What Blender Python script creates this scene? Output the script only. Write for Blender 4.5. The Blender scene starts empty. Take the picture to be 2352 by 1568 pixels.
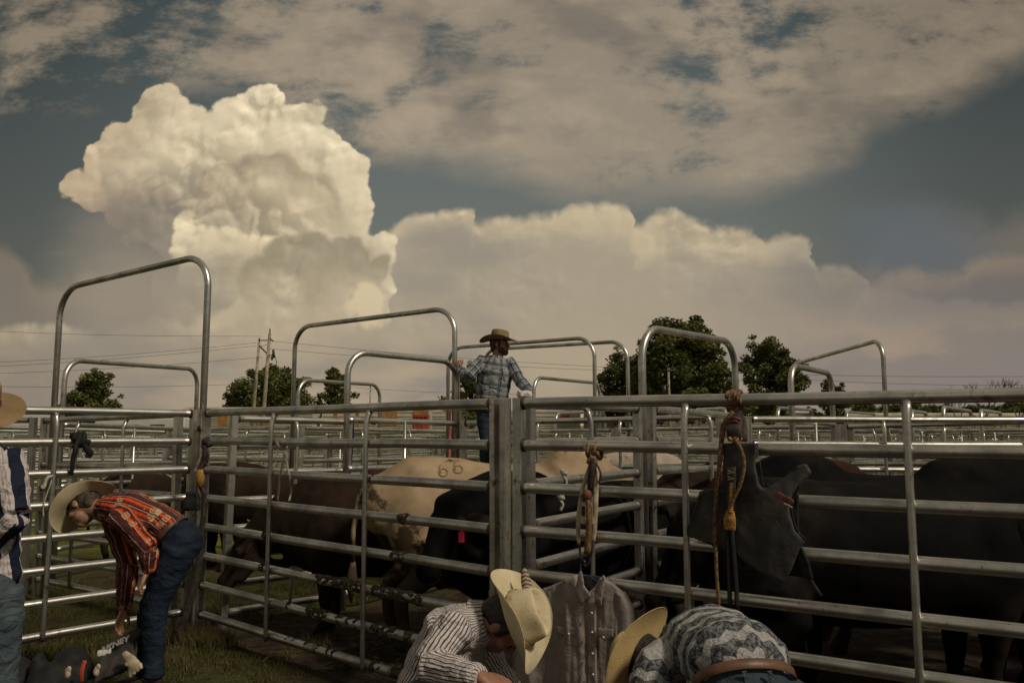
import bpy, bmesh, math, random
import numpy as np
from mathutils import Vector, Matrix, noise as mnoise
rnd = random.Random(7)
scn = bpy.context.scene
COL = scn.collection
R = math.radians
# ------------------------------------------------------------------ camera
FPX = 1829.0; PITCH = math.atan(191/1829.0); HC = 1.69
cam = bpy.data.cameras.new('camera'); camo = bpy.data.objects.new('camera', cam); COL.objects.link(camo)
cam.sensor_width = 36; cam.lens = 36*FPX/2352; cam.clip_end = 3000; cam.clip_start = .05
camo.location = (0, 0, HC); camo.rotation_euler = (R(90)+PITCH, 0, 0)
scn.camera = camo
scn.render.resolution_x = 1024; scn.render.resolution_y = 682
scn.render.engine = 'CYCLES'
vs = scn.view_settings
vs.view_transform = 'Standard'; vs.look = 'None'; vs.gamma = 1; vs.exposure = 0
def ray(px, py):
    a = px-1176; b = 784-py
    return Vector((a, FPX*math.cos(PITCH)-b*math.sin(PITCH), FPX*math.sin(PITCH)+b*math.cos(PITCH)))
def W(px, py, Y):
    r = ray(px, py); r *= Y/r.y
    return Vector((r.x, Y, HC+r.z))
def PL(px, Y):
    return Vector((Y*(px-1176)/1839.0, Y))
# ------------------------------------------------------------------ node helpers
class NT:
    def __init__(s, tree): s.t = tree; s.n = tree.nodes; s.l = tree.links
    def put(s, sock, v):
        if v is None: return
        if hasattr(v, 'is_output'): s.l.new(v, sock)
        else:
            if isinstance(v, (tuple, list)) and hasattr(sock.default_value, '__len__'):
                v = tuple(v)
                if len(sock.default_value) == 4 and len(v) == 3: v = v+(1,)
            sock.default_value = v
    def m(s, op, a=None, b=None, c=None, clamp=False):
        n = s.n.new('ShaderNodeMath'); n.operation = op; n.use_clamp = clamp
        for i, v in enumerate((a, b, c)): s.put(n.inputs[i], v)
        return n.outputs[0]
    def v(s, op, a=None, b=None, sc=None):
        n = s.n.new('ShaderNodeVectorMath'); n.operation = op
        s.put(n.inputs[0], a); s.put(n.inputs[1], b)
        if sc is not None: s.put(n.inputs['Scale'], sc)
        return n.outputs['Value'] if op in ('LENGTH', 'DISTANCE', 'DOT_PRODUCT') else n.outputs[0]
    def xyz(s, x, y, z):
        n = s.n.new('ShaderNodeCombineXYZ')
        for i, v in enumerate((x, y, z)): s.put(n.inputs[i], v)
        return n.outputs[0]
    def sep(s, v):
        n = s.n.new('ShaderNodeSeparateXYZ'); s.put(n.inputs[0], v); return n.outputs
    def sstep(s, v, a, b, lo=0., hi=1.):
        n = s.n.new('ShaderNodeMapRange'); n.interpolation_type = 'SMOOTHSTEP'
        for i, q in enumerate((v, a, b, lo, hi)): s.put(n.inputs[i], q)
        return n.outputs[0]
    def lin(s, v, a, b, lo=0., hi=1., clamp=True):
        n = s.n.new('ShaderNodeMapRange'); n.clamp = clamp
        for i, q in enumerate((v, a, b, lo, hi)): s.put(n.inputs[i], q)
        return n.outputs[0]
    dim = '3D'
    def noise(s, vec, scale=5, detail=4, rough=.5, dist=0., col=False):
        n = s.n.new('ShaderNodeTexNoise'); n.noise_dimensions = s.dim; s.put(n.inputs['Vector'], vec)
        for k, q in (('Scale', scale), ('Detail', detail), ('Roughness', rough), ('Distortion', dist)): s.put(n.inputs[k], q)
        return n.outputs['Color' if col else 'Fac']
    def vor(s, vec, scale=5, feat='F1', smooth=.4, rnd=1., out='Distance', detail=0):
        n = s.n.new('ShaderNodeTexVoronoi'); n.voronoi_dimensions = s.dim; n.feature = feat; s.put(n.inputs['Vector'], vec)
        n.inputs['Scale'].default_value = scale; n.inputs['Randomness'].default_value = rnd
        if feat == 'SMOOTH_F1': n.inputs['Smoothness'].default_value = smooth
        if detail: n.inputs['Detail'].default_value = detail
        return n.outputs[out]
    def mix(s, f, a, b, mode='MIX'):
        n = s.n.new('ShaderNodeMix'); n.data_type = 'RGBA'; n.blend_type = mode
        s.put(n.inputs[0], f); s.put(n.inputs[6], a); s.put(n.inputs[7], b)
        return n.outputs[2]
    def mixf(s, f, a, b):
        n = s.n.new('ShaderNodeMix'); n.data_type = 'FLOAT'
        s.put(n.inputs[0], f); s.put(n.inputs[2], a); s.put(n.inputs[3], b)
        return n.outputs[0]
    def ramp(s, f, stops, interp='LINEAR'):
        n = s.n.new('ShaderNodeValToRGB'); s.put(n.inputs[0], f); cr = n.color_ramp; cr.interpolation = interp
        while len(cr.elements) < len(stops): cr.elements.new(.5)
        for e, (p, c) in zip(cr.elements, stops):
            e.position = p; e.color = tuple(c)+(1,) if len(c) == 3 else c
        return n.outputs[0]
    def curve(s, f, pts):
        n = s.n.new('ShaderNodeFloatCurve'); s.put(n.inputs['Value'], f)
        c = n.mapping.curves[0]
        n.mapping.use_clip = False
        while len(c.points) < len(pts): c.points.new(.5, .5)
        for p, (x, y) in zip(c.points, sorted(pts)): p.location = (x, y); p.handle_type = 'AUTO_CLAMPED'
        n.mapping.update(); return n.outputs[0]
    def tc(s, out='Object'):
        n = s.n.new('ShaderNodeTexCoord'); return n.outputs[out]
    def attr(s, name):
        n = s.n.new('ShaderNodeAttribute'); n.attribute_name = name; return n.outputs['Vector']
    def bump(s, h, strength=.5, dist=.01, nrm=None):
        n = s.n.new('ShaderNodeBump'); s.put(n.inputs['Height'], h); n.inputs['Strength'].default_value = strength
        n.inputs['Distance'].default_value = dist
        if nrm is not None: s.put(n.inputs['Normal'], nrm)
        return n.outputs[0]
def srgb(r, g, b):
    f = lambda c: (c/255/12.92) if c/255 <= .04045 else ((c/255+.055)/1.055)**2.4
    return (f(r), f(g), f(b))
# ------------------------------------------------------------------ sky: world
SUN_EL = R(44); SUN_AZ = R(128)      # azimuth clockwise from +Y: sun to the right, slightly behind the camera
world = bpy.data.worlds.new('World'); scn.world = world; world.use_nodes = True
T = NT(world.node_tree); T.n.clear(); T.dim = '2D'
def uvp(px, py):
    r = ray(px, py); return r.x/r.y, r.z/r.y
U0, U1, V0, V1 = -.75, .75, -.05, .65
gen = T.tc('Generated')
gx, gy, gz = T.sep(gen)
yy = T.m('MAXIMUM', gy, .12)
u = T.m('DIVIDE', gx, yy); v = T.m('DIVIDE', gz, yy)
P = T.xyz(u, v, 0.)
wcol = T.v('SUBTRACT', T.noise(P, 16, 4, .55, col=True), (.5, .5, .5))
uw = T.m('ADD', u, T.m('MULTIPLY', T.sep(wcol)[0], .045))
# puff height group
g = bpy.data.node_groups.new('Puff', 'ShaderNodeTree')
g.interface.new_socket('V', in_out='INPUT', socket_type='NodeSocketVector'); g.interface.new_socket('H', in_out='OUTPUT', socket_type='NodeSocketFloat')
G = NT(g); G.dim = '2D'; gi = g.nodes.new('NodeGroupInput'); go = g.nodes.new('NodeGroupOutput')
wv = G.v('SUBTRACT', G.noise(gi.outputs[0], 14, 4, .55, col=True), (.5, .5, .5))
wp = G.v('ADD', gi.outputs[0], G.v('SCALE', wv, sc=.035))
def bumpy(sc, k, off):
    d = G.vor(G.v('ADD', wp, (off, off*.7, 0)), sc, 'SMOOTH_F1', .08)
    return G.m('MULTIPLY', G.m('SUBTRACT', .62, G.m('MULTIPLY', G.m('POWER', d, 1.7), 2.)), k)
hh = G.m('ADD', G.m('ADD', bumpy(8, 1., 0), bumpy(19, .48, 3.1)), G.m('ADD', bumpy(42, .24, 5.7), G.m('ADD', bumpy(88, .12, 9.2), G.m('MULTIPLY', G.m('SUBTRACT', G.noise(wp, 60, 5, .65), .5), .22))))
G.l.new(hh, go.inputs[0])
def puff(vec):
    n = T.n.new('ShaderNodeGroup'); n.node_tree = g; T.put(n.inputs[0], vec); return n.outputs[0]
def layer_curve(pts):
    q = []
    for px, py in pts:
        a, b = uvp(px, py); q.append(((a-U0)/(U1-U0), (b-V0)/(V1-V0)))
    s = T.lin(uw, U0, U1, 0, 1, True)
    return T.m('MULTIPLY_ADD', T.curve(s, q), V1-V0, V0)
H = puff(P)
def soft_(): return T.m('SUBTRACT', T.noise(T.v('ADD', P, (4.4, 2.2, 0)), 7, 3, .5), .5)
Lx, Ly = .62, .78
Hl = puff(T.v('ADD', P, (Lx*.010, Ly*.010, 0)))
Hs = puff(T.v('ADD', T.v('SCALE', P, sc=.55), (3.3, 1.7, 0)))
lit = T.m('MAXIMUM', T.m('SUBTRACT', H, Hl), -.22)                     # >0: faces the light
lmask = T.sstep(T.m('ADD', soft_(), .0), -.06, .14, .28, 1.)
lit = T.m('MULTIPLY', lit, lmask)
fine = T.m('SUBTRACT', T.noise(P, 40, 6, .65), .5)
soft = T.m('SUBTRACT', T.noise(T.v('MULTIPLY', P, (1, 2.4, 1)), 5, 5, .55), .5)
soft2 = T.m('SUBTRACT', T.noise(T.v('MULTIPLY', P, (1, 3.2, 1)), 3.1, 4, .5), .5)
def over(base, col, a): return T.mix(a, base, col)
def mul(c, f): 
    n = T.n.new('ShaderNodeVectorMath'); n.operation = 'SCALE'; T.put(n.inputs[0], c); T.put(n.inputs['Scale'], f); return n.outputs[0]
# 1 clear air: Nishita tinted toward the teal of the picture
sk = T.n.new('ShaderNodeTexSky'); sk.sky_type = 'NISHITA'; sk.sun_disc = False
sk.sun_elevation = SUN_EL; sk.sun_rotation = SUN_AZ; sk.air_density = 1.2; sk.dust_density = 2.5; sk.ozone_density = 1.5
sky = T.v('MULTIPLY', T.v('SCALE', sk.outputs[0], sc=.020), (1.05, 1.0, .66))
blue = T.ramp(T.lin(v, 0, .62), [(0, srgb(138, 130, 118)), (.25, srgb(128, 127, 119)), (.5, srgb(110, 116, 113)), (.8, srgb(84, 95, 96)), (1, srgb(70, 83, 86))])
base = T.mix(.8, sky, blue)
side = T.sstep(T.m('ABSOLUTE', T.m('ADD', u, .02)), .2, .68, 1., .58)
base = mul(base, side)
# 2 thin high layer
sP = T.v('MULTIPLY', T.v('ADD', P, T.v('SCALE', T.v('SUBTRACT', T.noise(P, 3.5, 3, .5, col=True), (.5, .5, .5)), sc=.10)), (1, 2.0, 1))
thin = T.m('ADD', T.m('MULTIPLY', T.noise(sP, 3.6, 8, .62), .66), T.m('MULTIPLY', T.noise(T.v('MULTIPLY', P, (1, 1.9, 1)), 15, 7, .68), .34))
low = layer_curve([(0, 300), (200, 290), (500, 240), (700, 310), (820, 400), (1000, 410), (1150, 420), (1250, 462), (1400, 478), (1700, 472), (1800, 440), (1950, 400), (2010, 340), (2200, 260), (2352, 170)])
cov = T.sstep(T.m('SUBTRACT', v, T.m('ADD', low, T.m('MULTIPLY', soft, .05))), -.012, .06)
dens = T.sstep(u, -.40, .02, .05, .19)
hole = T.m('MULTIPLY', T.sstep(T.v('DISTANCE', P, uvp(1690, 70)+(0.,)), .02, .20, 1., 0.), .13)
hole2 = T.m('MULTIPLY', T.sstep(T.v('DISTANCE', P, uvp(2300, 120)+(0.,)), .02, .24, 1., 0.), .12)
hole3 = T.m('MULTIPLY', T.sstep(T.v('DISTANCE', P, uvp(1000, 230)+(0.,)), .02, .2, 1., 0.), .09)
hole4 = T.m('MULTIPLY', T.sstep(T.v('DISTANCE', P, uvp(60, 320)+(0.,)), .05, .24, 1., 0.), .12)
td = T.m('SUBTRACT', T.m('SUBTRACT', T.m('ADD', thin, dens), T.m('ADD', hole, hole2)), T.m('ADD', hole3, hole4))
ta = T.m('MULTIPLY', T.sstep(td, .44, .61), cov)
tcol = T.mix(T.sstep(thin, .42, .72), srgb(156, 143, 125), srgb(180, 163, 139))
tcol = T.mix(T.sstep(T.noise(T.v('MULTIPLY', P, (1, 2, 1)), 5.5, 4, .5), .5, .7, 0, .55), tcol, srgb(112, 105, 98))
tside = T.sstep(T.m('ABSOLUTE', T.m('ADD', u, .0)), .2, .70, 1., .72)
tcol = mul(tcol, T.m('MULTIPLY', tside, T.lin(v, .3, .6, 1., .86)))
base = over(base, tcol, T.m('MULTIPLY', ta, .90))
# 3 far right cloud and low left banks
def bank(base, pts, top, bot, depth, a_edge=.010, amp=.030, alpha=1., sidefade=True, litk=.0, wob=1.):
    Tp = layer_curve(pts)
    d = T.m('SUBTRACT', T.m('ADD', Tp, T.m('ADD', T.m('MULTIPLY', H, amp), T.m('MULTIPLY', fine, amp*.35*wob))), v)
    a = T.m('MULTIPLY', T.sstep(d, 0., a_edge), alpha)
    c = T.mix(T.sstep(T.m('ADD', d, T.m('MULTIPLY', soft, .11)), 0., depth), top, bot)
    if litk:
        c = mul(c, T.m('ADD', 1., T.m('MULTIPLY', T.m('MULTIPLY', lit, litk), T.sstep(d, 0., depth*1.2, 1., .25))))
    if sidefade: c = mul(c, T.sstep(T.m('ABSOLUTE', u), .32, .70, 1., .78))
    if wob == .5:
        c = T.mix(T.m('MULTIPLY', T.sstep(soft2, -.06, .16), T.sstep(d, .01, .05)), c, srgb(152, 143, 128)); c = T.mix(T.sstep(T.m('ADD', u, T.m('MULTIPLY', soft, .4)), .18, .50), c, srgb(146, 136, 124)); a = T.m('MULTIPLY', a, T.sstep(T.m('ADD', u, T.m('MULTIPLY', soft2, .4)), .30, .56, 1., .45))
    return over(base, c, a), d, a
base, _, _ = bank(base, [(0, 560), (60, 600), (110, 640), (150, 640), (200, 585), (240, 625), (300, 612), (345, 640), (420, 660), (600, 700), (2352, 760)], srgb(152, 138, 118), srgb(142, 131, 117), .05, .03, .012, .8)
base, _, _ = bank(base, [(1800, 980), (1900, 700), (2000, 560), (2060, 500), (2100, 482), (2200, 478), (2352, 462)], srgb(146, 133, 119), srgb(130, 122, 117), .10, .05, .014, .55)
# blue window under that cloud
bw = T.m('MULTIPLY', T.sstep(T.v('LENGTH', T.v('MULTIPLY', T.v('SUBTRACT', T.v('ADD', P, T.xyz(T.m('MULTIPLY', soft, .1), T.m('MULTIPLY', soft2, .08), 0.)), uvp(2085, 560)+(0.,)), (1, 1.9, 1))), .03, .14, 1., 0.), .85)
base = over(base, mul(srgb(104, 110, 114), .85), bw)
base, _, _ = bank(base, [(1850, 980), (1980, 660), (2040, 628), (2100, 606), (2200, 612), (2230, 580), (2300, 570), (2352, 560)], srgb(156, 139, 120), srgb(130, 122, 117), .05, .025, .012, .7)
# 4 right bank
base, dR, aR = bank(base, [(-100, 760), (250, 735), (500, 700), (640, 600), (780, 545), (860, 528), (900, 515), (930, 498), (985, 486), (1078, 482), (1092, 505), (1200, 494), (1300, 482), (1400, 468), (1452, 466), (1472, 508), (1515, 490), (1560, 483), (1610, 500), (1720, 512), (1755, 540), (1800, 532), (1858, 552), (1885, 610), (1905, 604), (1960, 604), (1985, 640), (2000, 672), (2100, 668), (2200, 690), (2352, 700)],
    srgb(198, 181, 150), srgb(166, 154, 133), .055, .014, .012, .96, True, .8, .5)
# 6 big cumulus
Pw = T.v('ADD', P, T.v('SCALE', wcol, sc=.016))
def blobs(lst, k=.012):
    f = None
    for (x, y, r_) in lst:
        c = uvp(x, y); rr = r_/1829.0
        d = T.m('SUBTRACT', rr, T.v('DISTANCE', Pw, (c[0], c[1], 0.)))
        f = d if f is None else T.m('SMOOTH_MAX', f, d, k)
    return f
def cum(base, lst, rim, body, deep, d1, d2, amp, edge, litk, alpha=None, occ=.0):
    f = blobs(lst); d = T.m('ADD', f, T.m('MULTIPLY', H, amp))
    a = T.sstep(d, 0., edge)
    if alpha is not None: a = T.m('MULTIPLY', a, alpha)
    dd = T.m('ADD', f, T.m('MULTIPLY', soft, .05))
    c = T.mix(T.sstep(dd, 0., d1), rim, body); c = T.mix(T.sstep(dd, d1, d2), c, deep)
    c = mul(c, T.m('ADD', 1., T.m('ADD', T.m('MULTIPLY', lit, litk), T.m('MULTIPLY', T.m('MINIMUM', T.m('SUBTRACT', H, .35), .25), occ))))
    return over(base, c, a)
bc = layer_curve([(60, 470), (150, 545), (250, 625), (330, 690), (380, 760), (410, 880), (520, 960), (900, 980), (2352, 980)])
al = T.sstep(T.m('SUBTRACT', v, T.m('ADD', bc, T.m('MULTIPLY', soft, .08))), -.05, .06)
lowf = T.sstep(T.m('ADD', v, T.m('MULTIPLY', soft, .10)), uvp(900, 800)[1], uvp(900, 640)[1])
al = T.m('MULTIPLY', al, lowf)
leftd = T.sstep(T.m('ADD', u, T.m('MULTIPLY', soft2, .25)), -.62, -.36, 0., 1.)
c1 = T.mix(leftd, srgb(164, 146, 122), srgb(200, 184, 153)); r1 = T.mix(leftd, srgb(184, 163, 134), srgb(216, 200, 168))
base = cum(base, [(352, 258, 64), (300, 330, 68), (240, 365, 42), (165, 420, 22), (230, 440, 52), (440, 330, 88), (600, 265, 66), (530, 265, 42), (700, 275, 48), (520, 400, 140), (690, 400, 130), (795, 395, 62), (775, 490, 100), (840, 590, 82), (870, 640, 60), (600, 600, 220), (450, 500, 110), (720, 690, 180), (330, 470, 110), (270, 400, 50), (868, 560, 40), (450, 680, 100)],
    r1, c1, T.mix(leftd, srgb(140, 129, 115), srgb(186, 170, 140)), .05, .10, .018, .006, 1.15, al, .12)
shd = T.m('MULTIPLY', T.sstep(T.v('LENGTH', T.v('MULTIPLY', T.v('SUBTRACT', T.v('ADD', P, T.xyz(T.m('MULTIPLY', soft, .16), T.m('MULTIPLY', H, .03), 0.)), uvp(345, 570)+(0.,)), (1, 1.1, 1))), .02, .17, 1., 0.), .85)
base = over(base, srgb(124, 117, 107), T.m('MULTIPLY', shd, al))
vA = T.sstep(T.m('ADD', v, T.m('MULTIPLY', soft, .05)), uvp(600, 560)[1], uvp(600, 440)[1])
base = cum(base, [(520, 440, 78), (610, 430, 92), (690, 480, 88), (745, 545, 70), (455, 480, 50)],
    srgb(160, 145, 121), srgb(184, 168, 139), srgb(210, 193, 160), .022, .055, .014, .012, .95, T.m('MULTIPLY', vA, .9), .14)
vB = T.m('MULTIPLY', T.sstep(T.m('ADD', v, T.m('MULTIPLY', soft, .06)), uvp(600, 680)[1], uvp(600, 560)[1]), T.sstep(u, uvp(740, 600)[0], uvp(600, 600)[0]))
base = cum(base, [(425, 505, 34), (450, 565, 52), (530, 565, 58), (520, 620, 110), (600, 600, 80)],
    srgb(216, 199, 164), srgb(198, 182, 151), srgb(174, 160, 136), .025, .055, .013, .009, .9, vB, .10)
vC = T.sstep(T.m('ADD', v, T.m('MULTIPLY', soft, .06)), uvp(700, 760)[1], uvp(700, 600)[1])
base = cum(base, [(650, 590, 58), (720, 600, 76), (800, 590, 70), (870, 620, 50), (600, 640, 62), (700, 700, 115), (800, 700, 110)],
    srgb(152, 140, 118), srgb(160, 147, 124), srgb(162, 150, 130), .03, .06, .015, .010, .5, T.m('MULTIPLY', vC, .92), .06)
sc_ = T.sstep(T.m('ADD', T.v('LENGTH', T.v('MULTIPLY', T.v('SUBTRACT', P, uvp(852, 685)+(0.,)), (1, .75, 1))), T.m('MULTIPLY', H, -.022)), .006, .020, 1., 0.)
base = over(base, srgb(212, 192, 156), T.m('MULTIPLY', sc_, .85))
lh = T.sstep(T.v('LENGTH', T.v('MULTIPLY', T.v('SUBTRACT', T.v('ADD', P, T.xyz(T.m('MULTIPLY', soft, .10), T.m('MULTIPLY', soft2, .10), 0.)), uvp(300, 690)+(0.,)), (1, 1.5, 1))), .03, .15, 1., 0.)
base = over(base, srgb(150, 139, 122), T.m('MULTIPLY', lh, .9))
# 5 horizon haze
hz = T.sstep(v, .02, .18, 1., 0.)
hcol = T.mix(T.sstep(T.m('ADD', u, T.m('MULTIPLY', soft2, .3)), .05, .5), srgb(174, 157, 132), srgb(134, 124, 118))
hcol = T.mix(T.sstep(T.m('ADD', u, T.m('MULTIPLY', soft2, .2)), -.28, -.62), hcol, srgb(138, 127, 114))
hcol = T.mix(T.sstep(soft2, -.02, .22, 0, .8), hcol, srgb(120, 118, 115))
hcol = T.mix(T.sstep(soft, .02, .25, 0, .7), hcol, srgb(186, 160, 128))
base = over(base, hcol, T.m('MULTIPLY', hz, .85))
# rest of the dome (behind and overhead): broken overcast
T.dim = '3D'; dn = T.noise(T.v('MULTIPLY', gen, (1, 1, 2.2)), 2.6, 7, .55)
rest = T.mix(T.sstep(dn, .44, .6), srgb(78, 88, 92), srgb(168, 155, 132))
fw = T.sstep(gy, .12, .36)
fw = T.m('MULTIPLY', fw, T.sstep(v, .62, 1.1, 1., 0.))
final = T.mix(fw, rest, base)
final = T.mix(T.sstep(gz, -.12, -.01), srgb(60, 52, 40), final)
bg = T.n.new('ShaderNodeBackground'); T.put(bg.inputs[0], final); bg.inputs[1].default_value = 1.0
out = T.n.new('ShaderNodeOutputWorld'); T.l.new(bg.outputs[0], out.inputs[0])
world.cycles.sampling_method = 'MANUAL'; world.cycles.sample_map_resolution = 512
# sun, softened by cloud
sl = bpy.data.lights.new('sun', 'SUN'); sl.energy = 2.1; sl.angle = R(7); sl.color = (1, .9, .74)
so = bpy.data.objects.new('sun', sl); COL.objects.link(so)
sd = Vector((math.sin(SUN_AZ)*math.cos(SUN_EL), math.cos(SUN_AZ)*math.cos(SUN_EL), math.sin(SUN_EL)))
so.rotation_euler = (-sd).to_track_quat('-Z', 'Y').to_euler()
# ------------------------------------------------------------------ mesh kit
def tag(o, label=None, cat=None, group=None, kind=None):
    if label: o['label'] = label
    if cat: o['category'] = cat
    if group: o['group'] = group
    if kind: o['kind'] = kind
    return o
def empty(name, loc, rz=0., label=None, cat=None, group=None):
    o = bpy.data.objects.new(name, None); COL.objects.link(o); o.empty_display_size = .1
    o.location = loc; o.rotation_euler = (0, 0, rz); return tag(o, label, cat, group)
class MB:
    def __init__(s): s.v = []; s.f = []; s.m = []
    def add(s, vs, fs, mi=0):
        b = len(s.v); s.v += [tuple(q) for q in vs]; s.f += [tuple(i+b for i in f) for f in fs]; s.m += [mi]*len(fs)
    def box(s, c, d, mi=0, rot=None, taper=1.):
        vs = []
        for z in (-.5, .5):
            k = taper if z > 0 else 1.
            for x, y in ((-.5, -.5), (.5, -.5), (.5, .5), (-.5, .5)):
                p = Vector((x*d[0]*k, y*d[1]*k, z*d[2]))
                if rot is not None: p = rot @ p
                vs.append(p+Vector(c))
        s.add(vs, [(3, 2, 1, 0), (4, 5, 6, 7), (0, 1, 5, 4), (1, 2, 6, 5), (2, 3, 7, 6), (3, 0, 4, 7)], mi)
    def tube(s, pts, r, n=12, mi=0, cap=True, side=None, flat=1.):
        pts = [Vector(p) for p in pts]; N = len(pts)
        rs = r if isinstance(r, (list, tuple)) else [r]*N
        mis = mi if isinstance(mi, (list, tuple)) else [mi]*(N-1)
        t0 = (pts[1]-pts[0]).normalized()
        ref = Vector(side) if side is not None else (Vector((0, 0, 1)) if abs(t0.z) < .9 else Vector((1, 0, 0)))
        a = (ref-t0*ref.dot(t0)).normalized(); rings = []
        for i in range(N):
            t = (pts[min(i+1, N-1)]-pts[max(i-1, 0)])
            t = t.normalized() if t.length > 1e-9 else t0
            if side is not None and abs(Vector(side).dot(t)) < .95: a = Vector(side)
            a = (a-t*a.dot(t)).normalized(); b = t.cross(a)
            rings.append([pts[i]+(a*math.cos(2*math.pi*k/n)+b*math.sin(2*math.pi*k/n)*flat)*rs[i] for k in range(n)])
        base = len(s.v)
        for rg in rings: s.v += [tuple(q) for q in rg]
        for i in range(N-1):
            for k in range(n):
                k2 = (k+1) % n
                s.f.append((base+i*n+k, base+i*n+k2, base+(i+1)*n+k2, base+(i+1)*n+k)); s.m.append(mis[i])
        if cap:
            s.f.append(tuple(base+k for k in reversed(range(n)))); s.m.append(mis[0])
            s.f.append(tuple(base+(N-1)*n+k for k in range(n))); s.m.append(mis[-1])
    def loft(s, pts, r, n=16, side=(0, 1, 0), flat=1., mi=0):
        """closed round-ended loft: r = (half along side) ; flat ratio(s) for the other half axis"""
        pts = [Vector(p) for p in pts]; r = list(r) if isinstance(r, (list, tuple)) else [r]*len(pts)
        fl = list(flat) if isinstance(flat, (list, tuple)) else [flat]*len(pts)
        P2, R2, F2 = [], [], []
        d0 = (pts[0]-pts[1]).normalized(); d1 = (pts[-1]-pts[-2]).normalized()
        for k in (85, 60, 35): P2.append(pts[0]+d0*r[0]*.9*math.sin(R(k))*fl[0]); R2.append(r[0]*math.cos(R(k))); F2.append(fl[0])
        P2 += pts; R2 += r; F2 += fl
        for k in (35, 60, 85): P2.append(pts[-1]+d1*r[-1]*.9*math.sin(R(k))*fl[-1]); R2.append(r[-1]*math.cos(R(k))); F2.append(fl[-1])
        base = len(s.v); sd = Vector(side); N = len(P2); t = None
        for i in range(N):
            t = (P2[min(i+1, N-1)]-P2[max(i-1, 0)]).normalized()
            a = (sd-t*sd.dot(t)); a = a.normalized() if a.length > .05 else Vector((0, 0, 1))
            b = t.cross(a)
            s.v += [tuple(P2[i]+a*math.cos(2*math.pi*k/n)*R2[i]+b*math.sin(2*math.pi*k/n)*R2[i]*F2[i]) for k in range(n)]
        for i in range(N-1):
            for k in range(n):
                k2 = (k+1) % n
                s.f.append((base+i*n+k, base+i*n+k2, base+(i+1)*n+k2, base+(i+1)*n+k)); s.m.append(mi)
        s.f.append(tuple(base+k for k in reversed(range(n)))); s.f.append(tuple(base+(N-1)*n+k for k in range(n))); s.m += [mi, mi]
    def ell(s, c, rad, rot=None, nu=14, nv=9, mi=0):
        vs = []; c = Vector(c)
        for j in range(nv+1):
            th = math.pi*j/nv
            for i in range(nu):
                ph = 2*math.pi*i/nu
                p = Vector((math.sin(th)*math.cos(ph)*rad[0], math.sin(th)*math.sin(ph)*rad[1], math.cos(th)*rad[2]))
                if rot is not None: p = rot @ p
                vs.append(c+p)
        fs = [(j*nu+i, (j+1)*nu+i, (j+1)*nu+(i+1) % nu, j*nu+(i+1) % nu) for j in range(nv) for i in range(nu)]
        s.add(vs, fs, mi)
    def mesh(s, name, smooth=True):
        me = bpy.data.meshes.new(name); me.from_pydata(s.v, [], s.f); me.polygons.foreach_set('material_index', s.m)
        if smooth: me.polygons.foreach_set('use_smooth', [True]*len(s.f))
        me.update(); return me
    def build(s, name, mats, parent=None, smooth=True, **k):
        return link(name, s.mesh(name, smooth), mats, parent, **k)
def link(name, me, mats=None, parent=None, **k):
    o = bpy.data.objects.new(name, me); COL.objects.link(o)
    if mats is not None and not len(me.materials):
        for m in (mats if isinstance(mats, (list, tuple)) else [mats]): me.materials.append(m)
    if parent is not None: o.parent = parent
    return tag(o, **k)
def sharp(me, ang=35):
    me.set_sharp_from_angle(angle=R(ang)) if hasattr(me, 'set_sharp_from_angle') else None
def fuse(mb, voxel=.01, smooth=6, sub=None, fac=.5):
    """union of the overlapping shapes as one continuous surface"""
    me = mb.mesh('tmp'); o = bpy.data.objects.new('tmp', me); COL.objects.link(o)
    md = o.modifiers.new('r', 'REMESH'); md.mode = 'VOXEL'; md.voxel_size = voxel; md.adaptivity = 0
    sm = o.modifiers.new('s', 'SMOOTH'); sm.iterations = smooth; sm.factor = fac
    dg = bpy.context.evaluated_depsgraph_get(); dg.update()
    out = bpy.data.meshes.new_from_object(o.evaluated_get(dg))
    bpy.data.objects.remove(o); bpy.data.meshes.remove(me)
    out.polygons.foreach_set('use_smooth', [True]*len(out.polygons))
    out.materials.clear()
    return out
def co(me):
    a = np.empty(len(me.vertices)*3, np.float32); me.vertices.foreach_get('co', a); return a.reshape(-1, 3)
def setco(me, a): me.vertices.foreach_set('co', a.astype(np.float32).ravel()); me.update()
def nrm(me):
    a = np.empty(len(me.vertices)*3, np.float32); me.vertices.foreach_get('normal', a); return a.reshape(-1, 3)
def setattr_vec(me, name, arr):
    at = me.attributes.new(name, 'FLOAT_VECTOR', 'POINT'); at.data.foreach_set('vector', arr.astype(np.float32).ravel())
def limb_coords(me, chains):
    """per-vertex (length along limb, angle*radius, chain id). chains: list of (points, ref_dir, radius, id)"""
    V = co(me); best = np.full(len(V), 1e9); out = np.zeros((len(V), 3), np.float32)
    for pts, ref, rad, cid in chains:
        acc = 0.
        for p, q in zip(pts[:-1], pts[1:]):
            p = np.array(p); q = np.array(q); d = q-p; L = np.linalg.norm(d); d = d/L
            t = np.clip((V-p) @ d, 0, L); c = p+t[:, None]*d; w = V-c; dist = np.linalg.norm(w, axis=1)-rad
            a = np.array(ref, float); a = a-d*(a @ d); a /= np.linalg.norm(a); b = np.cross(d, a)
            th = np.arctan2(w @ b, w @ a)
            k = dist < best; best[k] = dist[k]
            out[k, 0] = acc+t[k]; out[k, 1] = th[k]*rad; out[k, 2] = cid
            acc += L
    setattr_vec(me, 'pc', out)
def rough(me, amp, scale, seed=0, stretch=(1, 1, 1), octv=2):
    V = co(me); N = nrm(me); st = Vector(stretch)*scale
    d = np.array([mnoise.fractal(Vector((v[0]*st.x+seed, v[1]*st.y, v[2]*st.z)), .8, 2.1, octv) for v in V])
    setco(me, V+N*(d*amp)[:, None])
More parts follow.
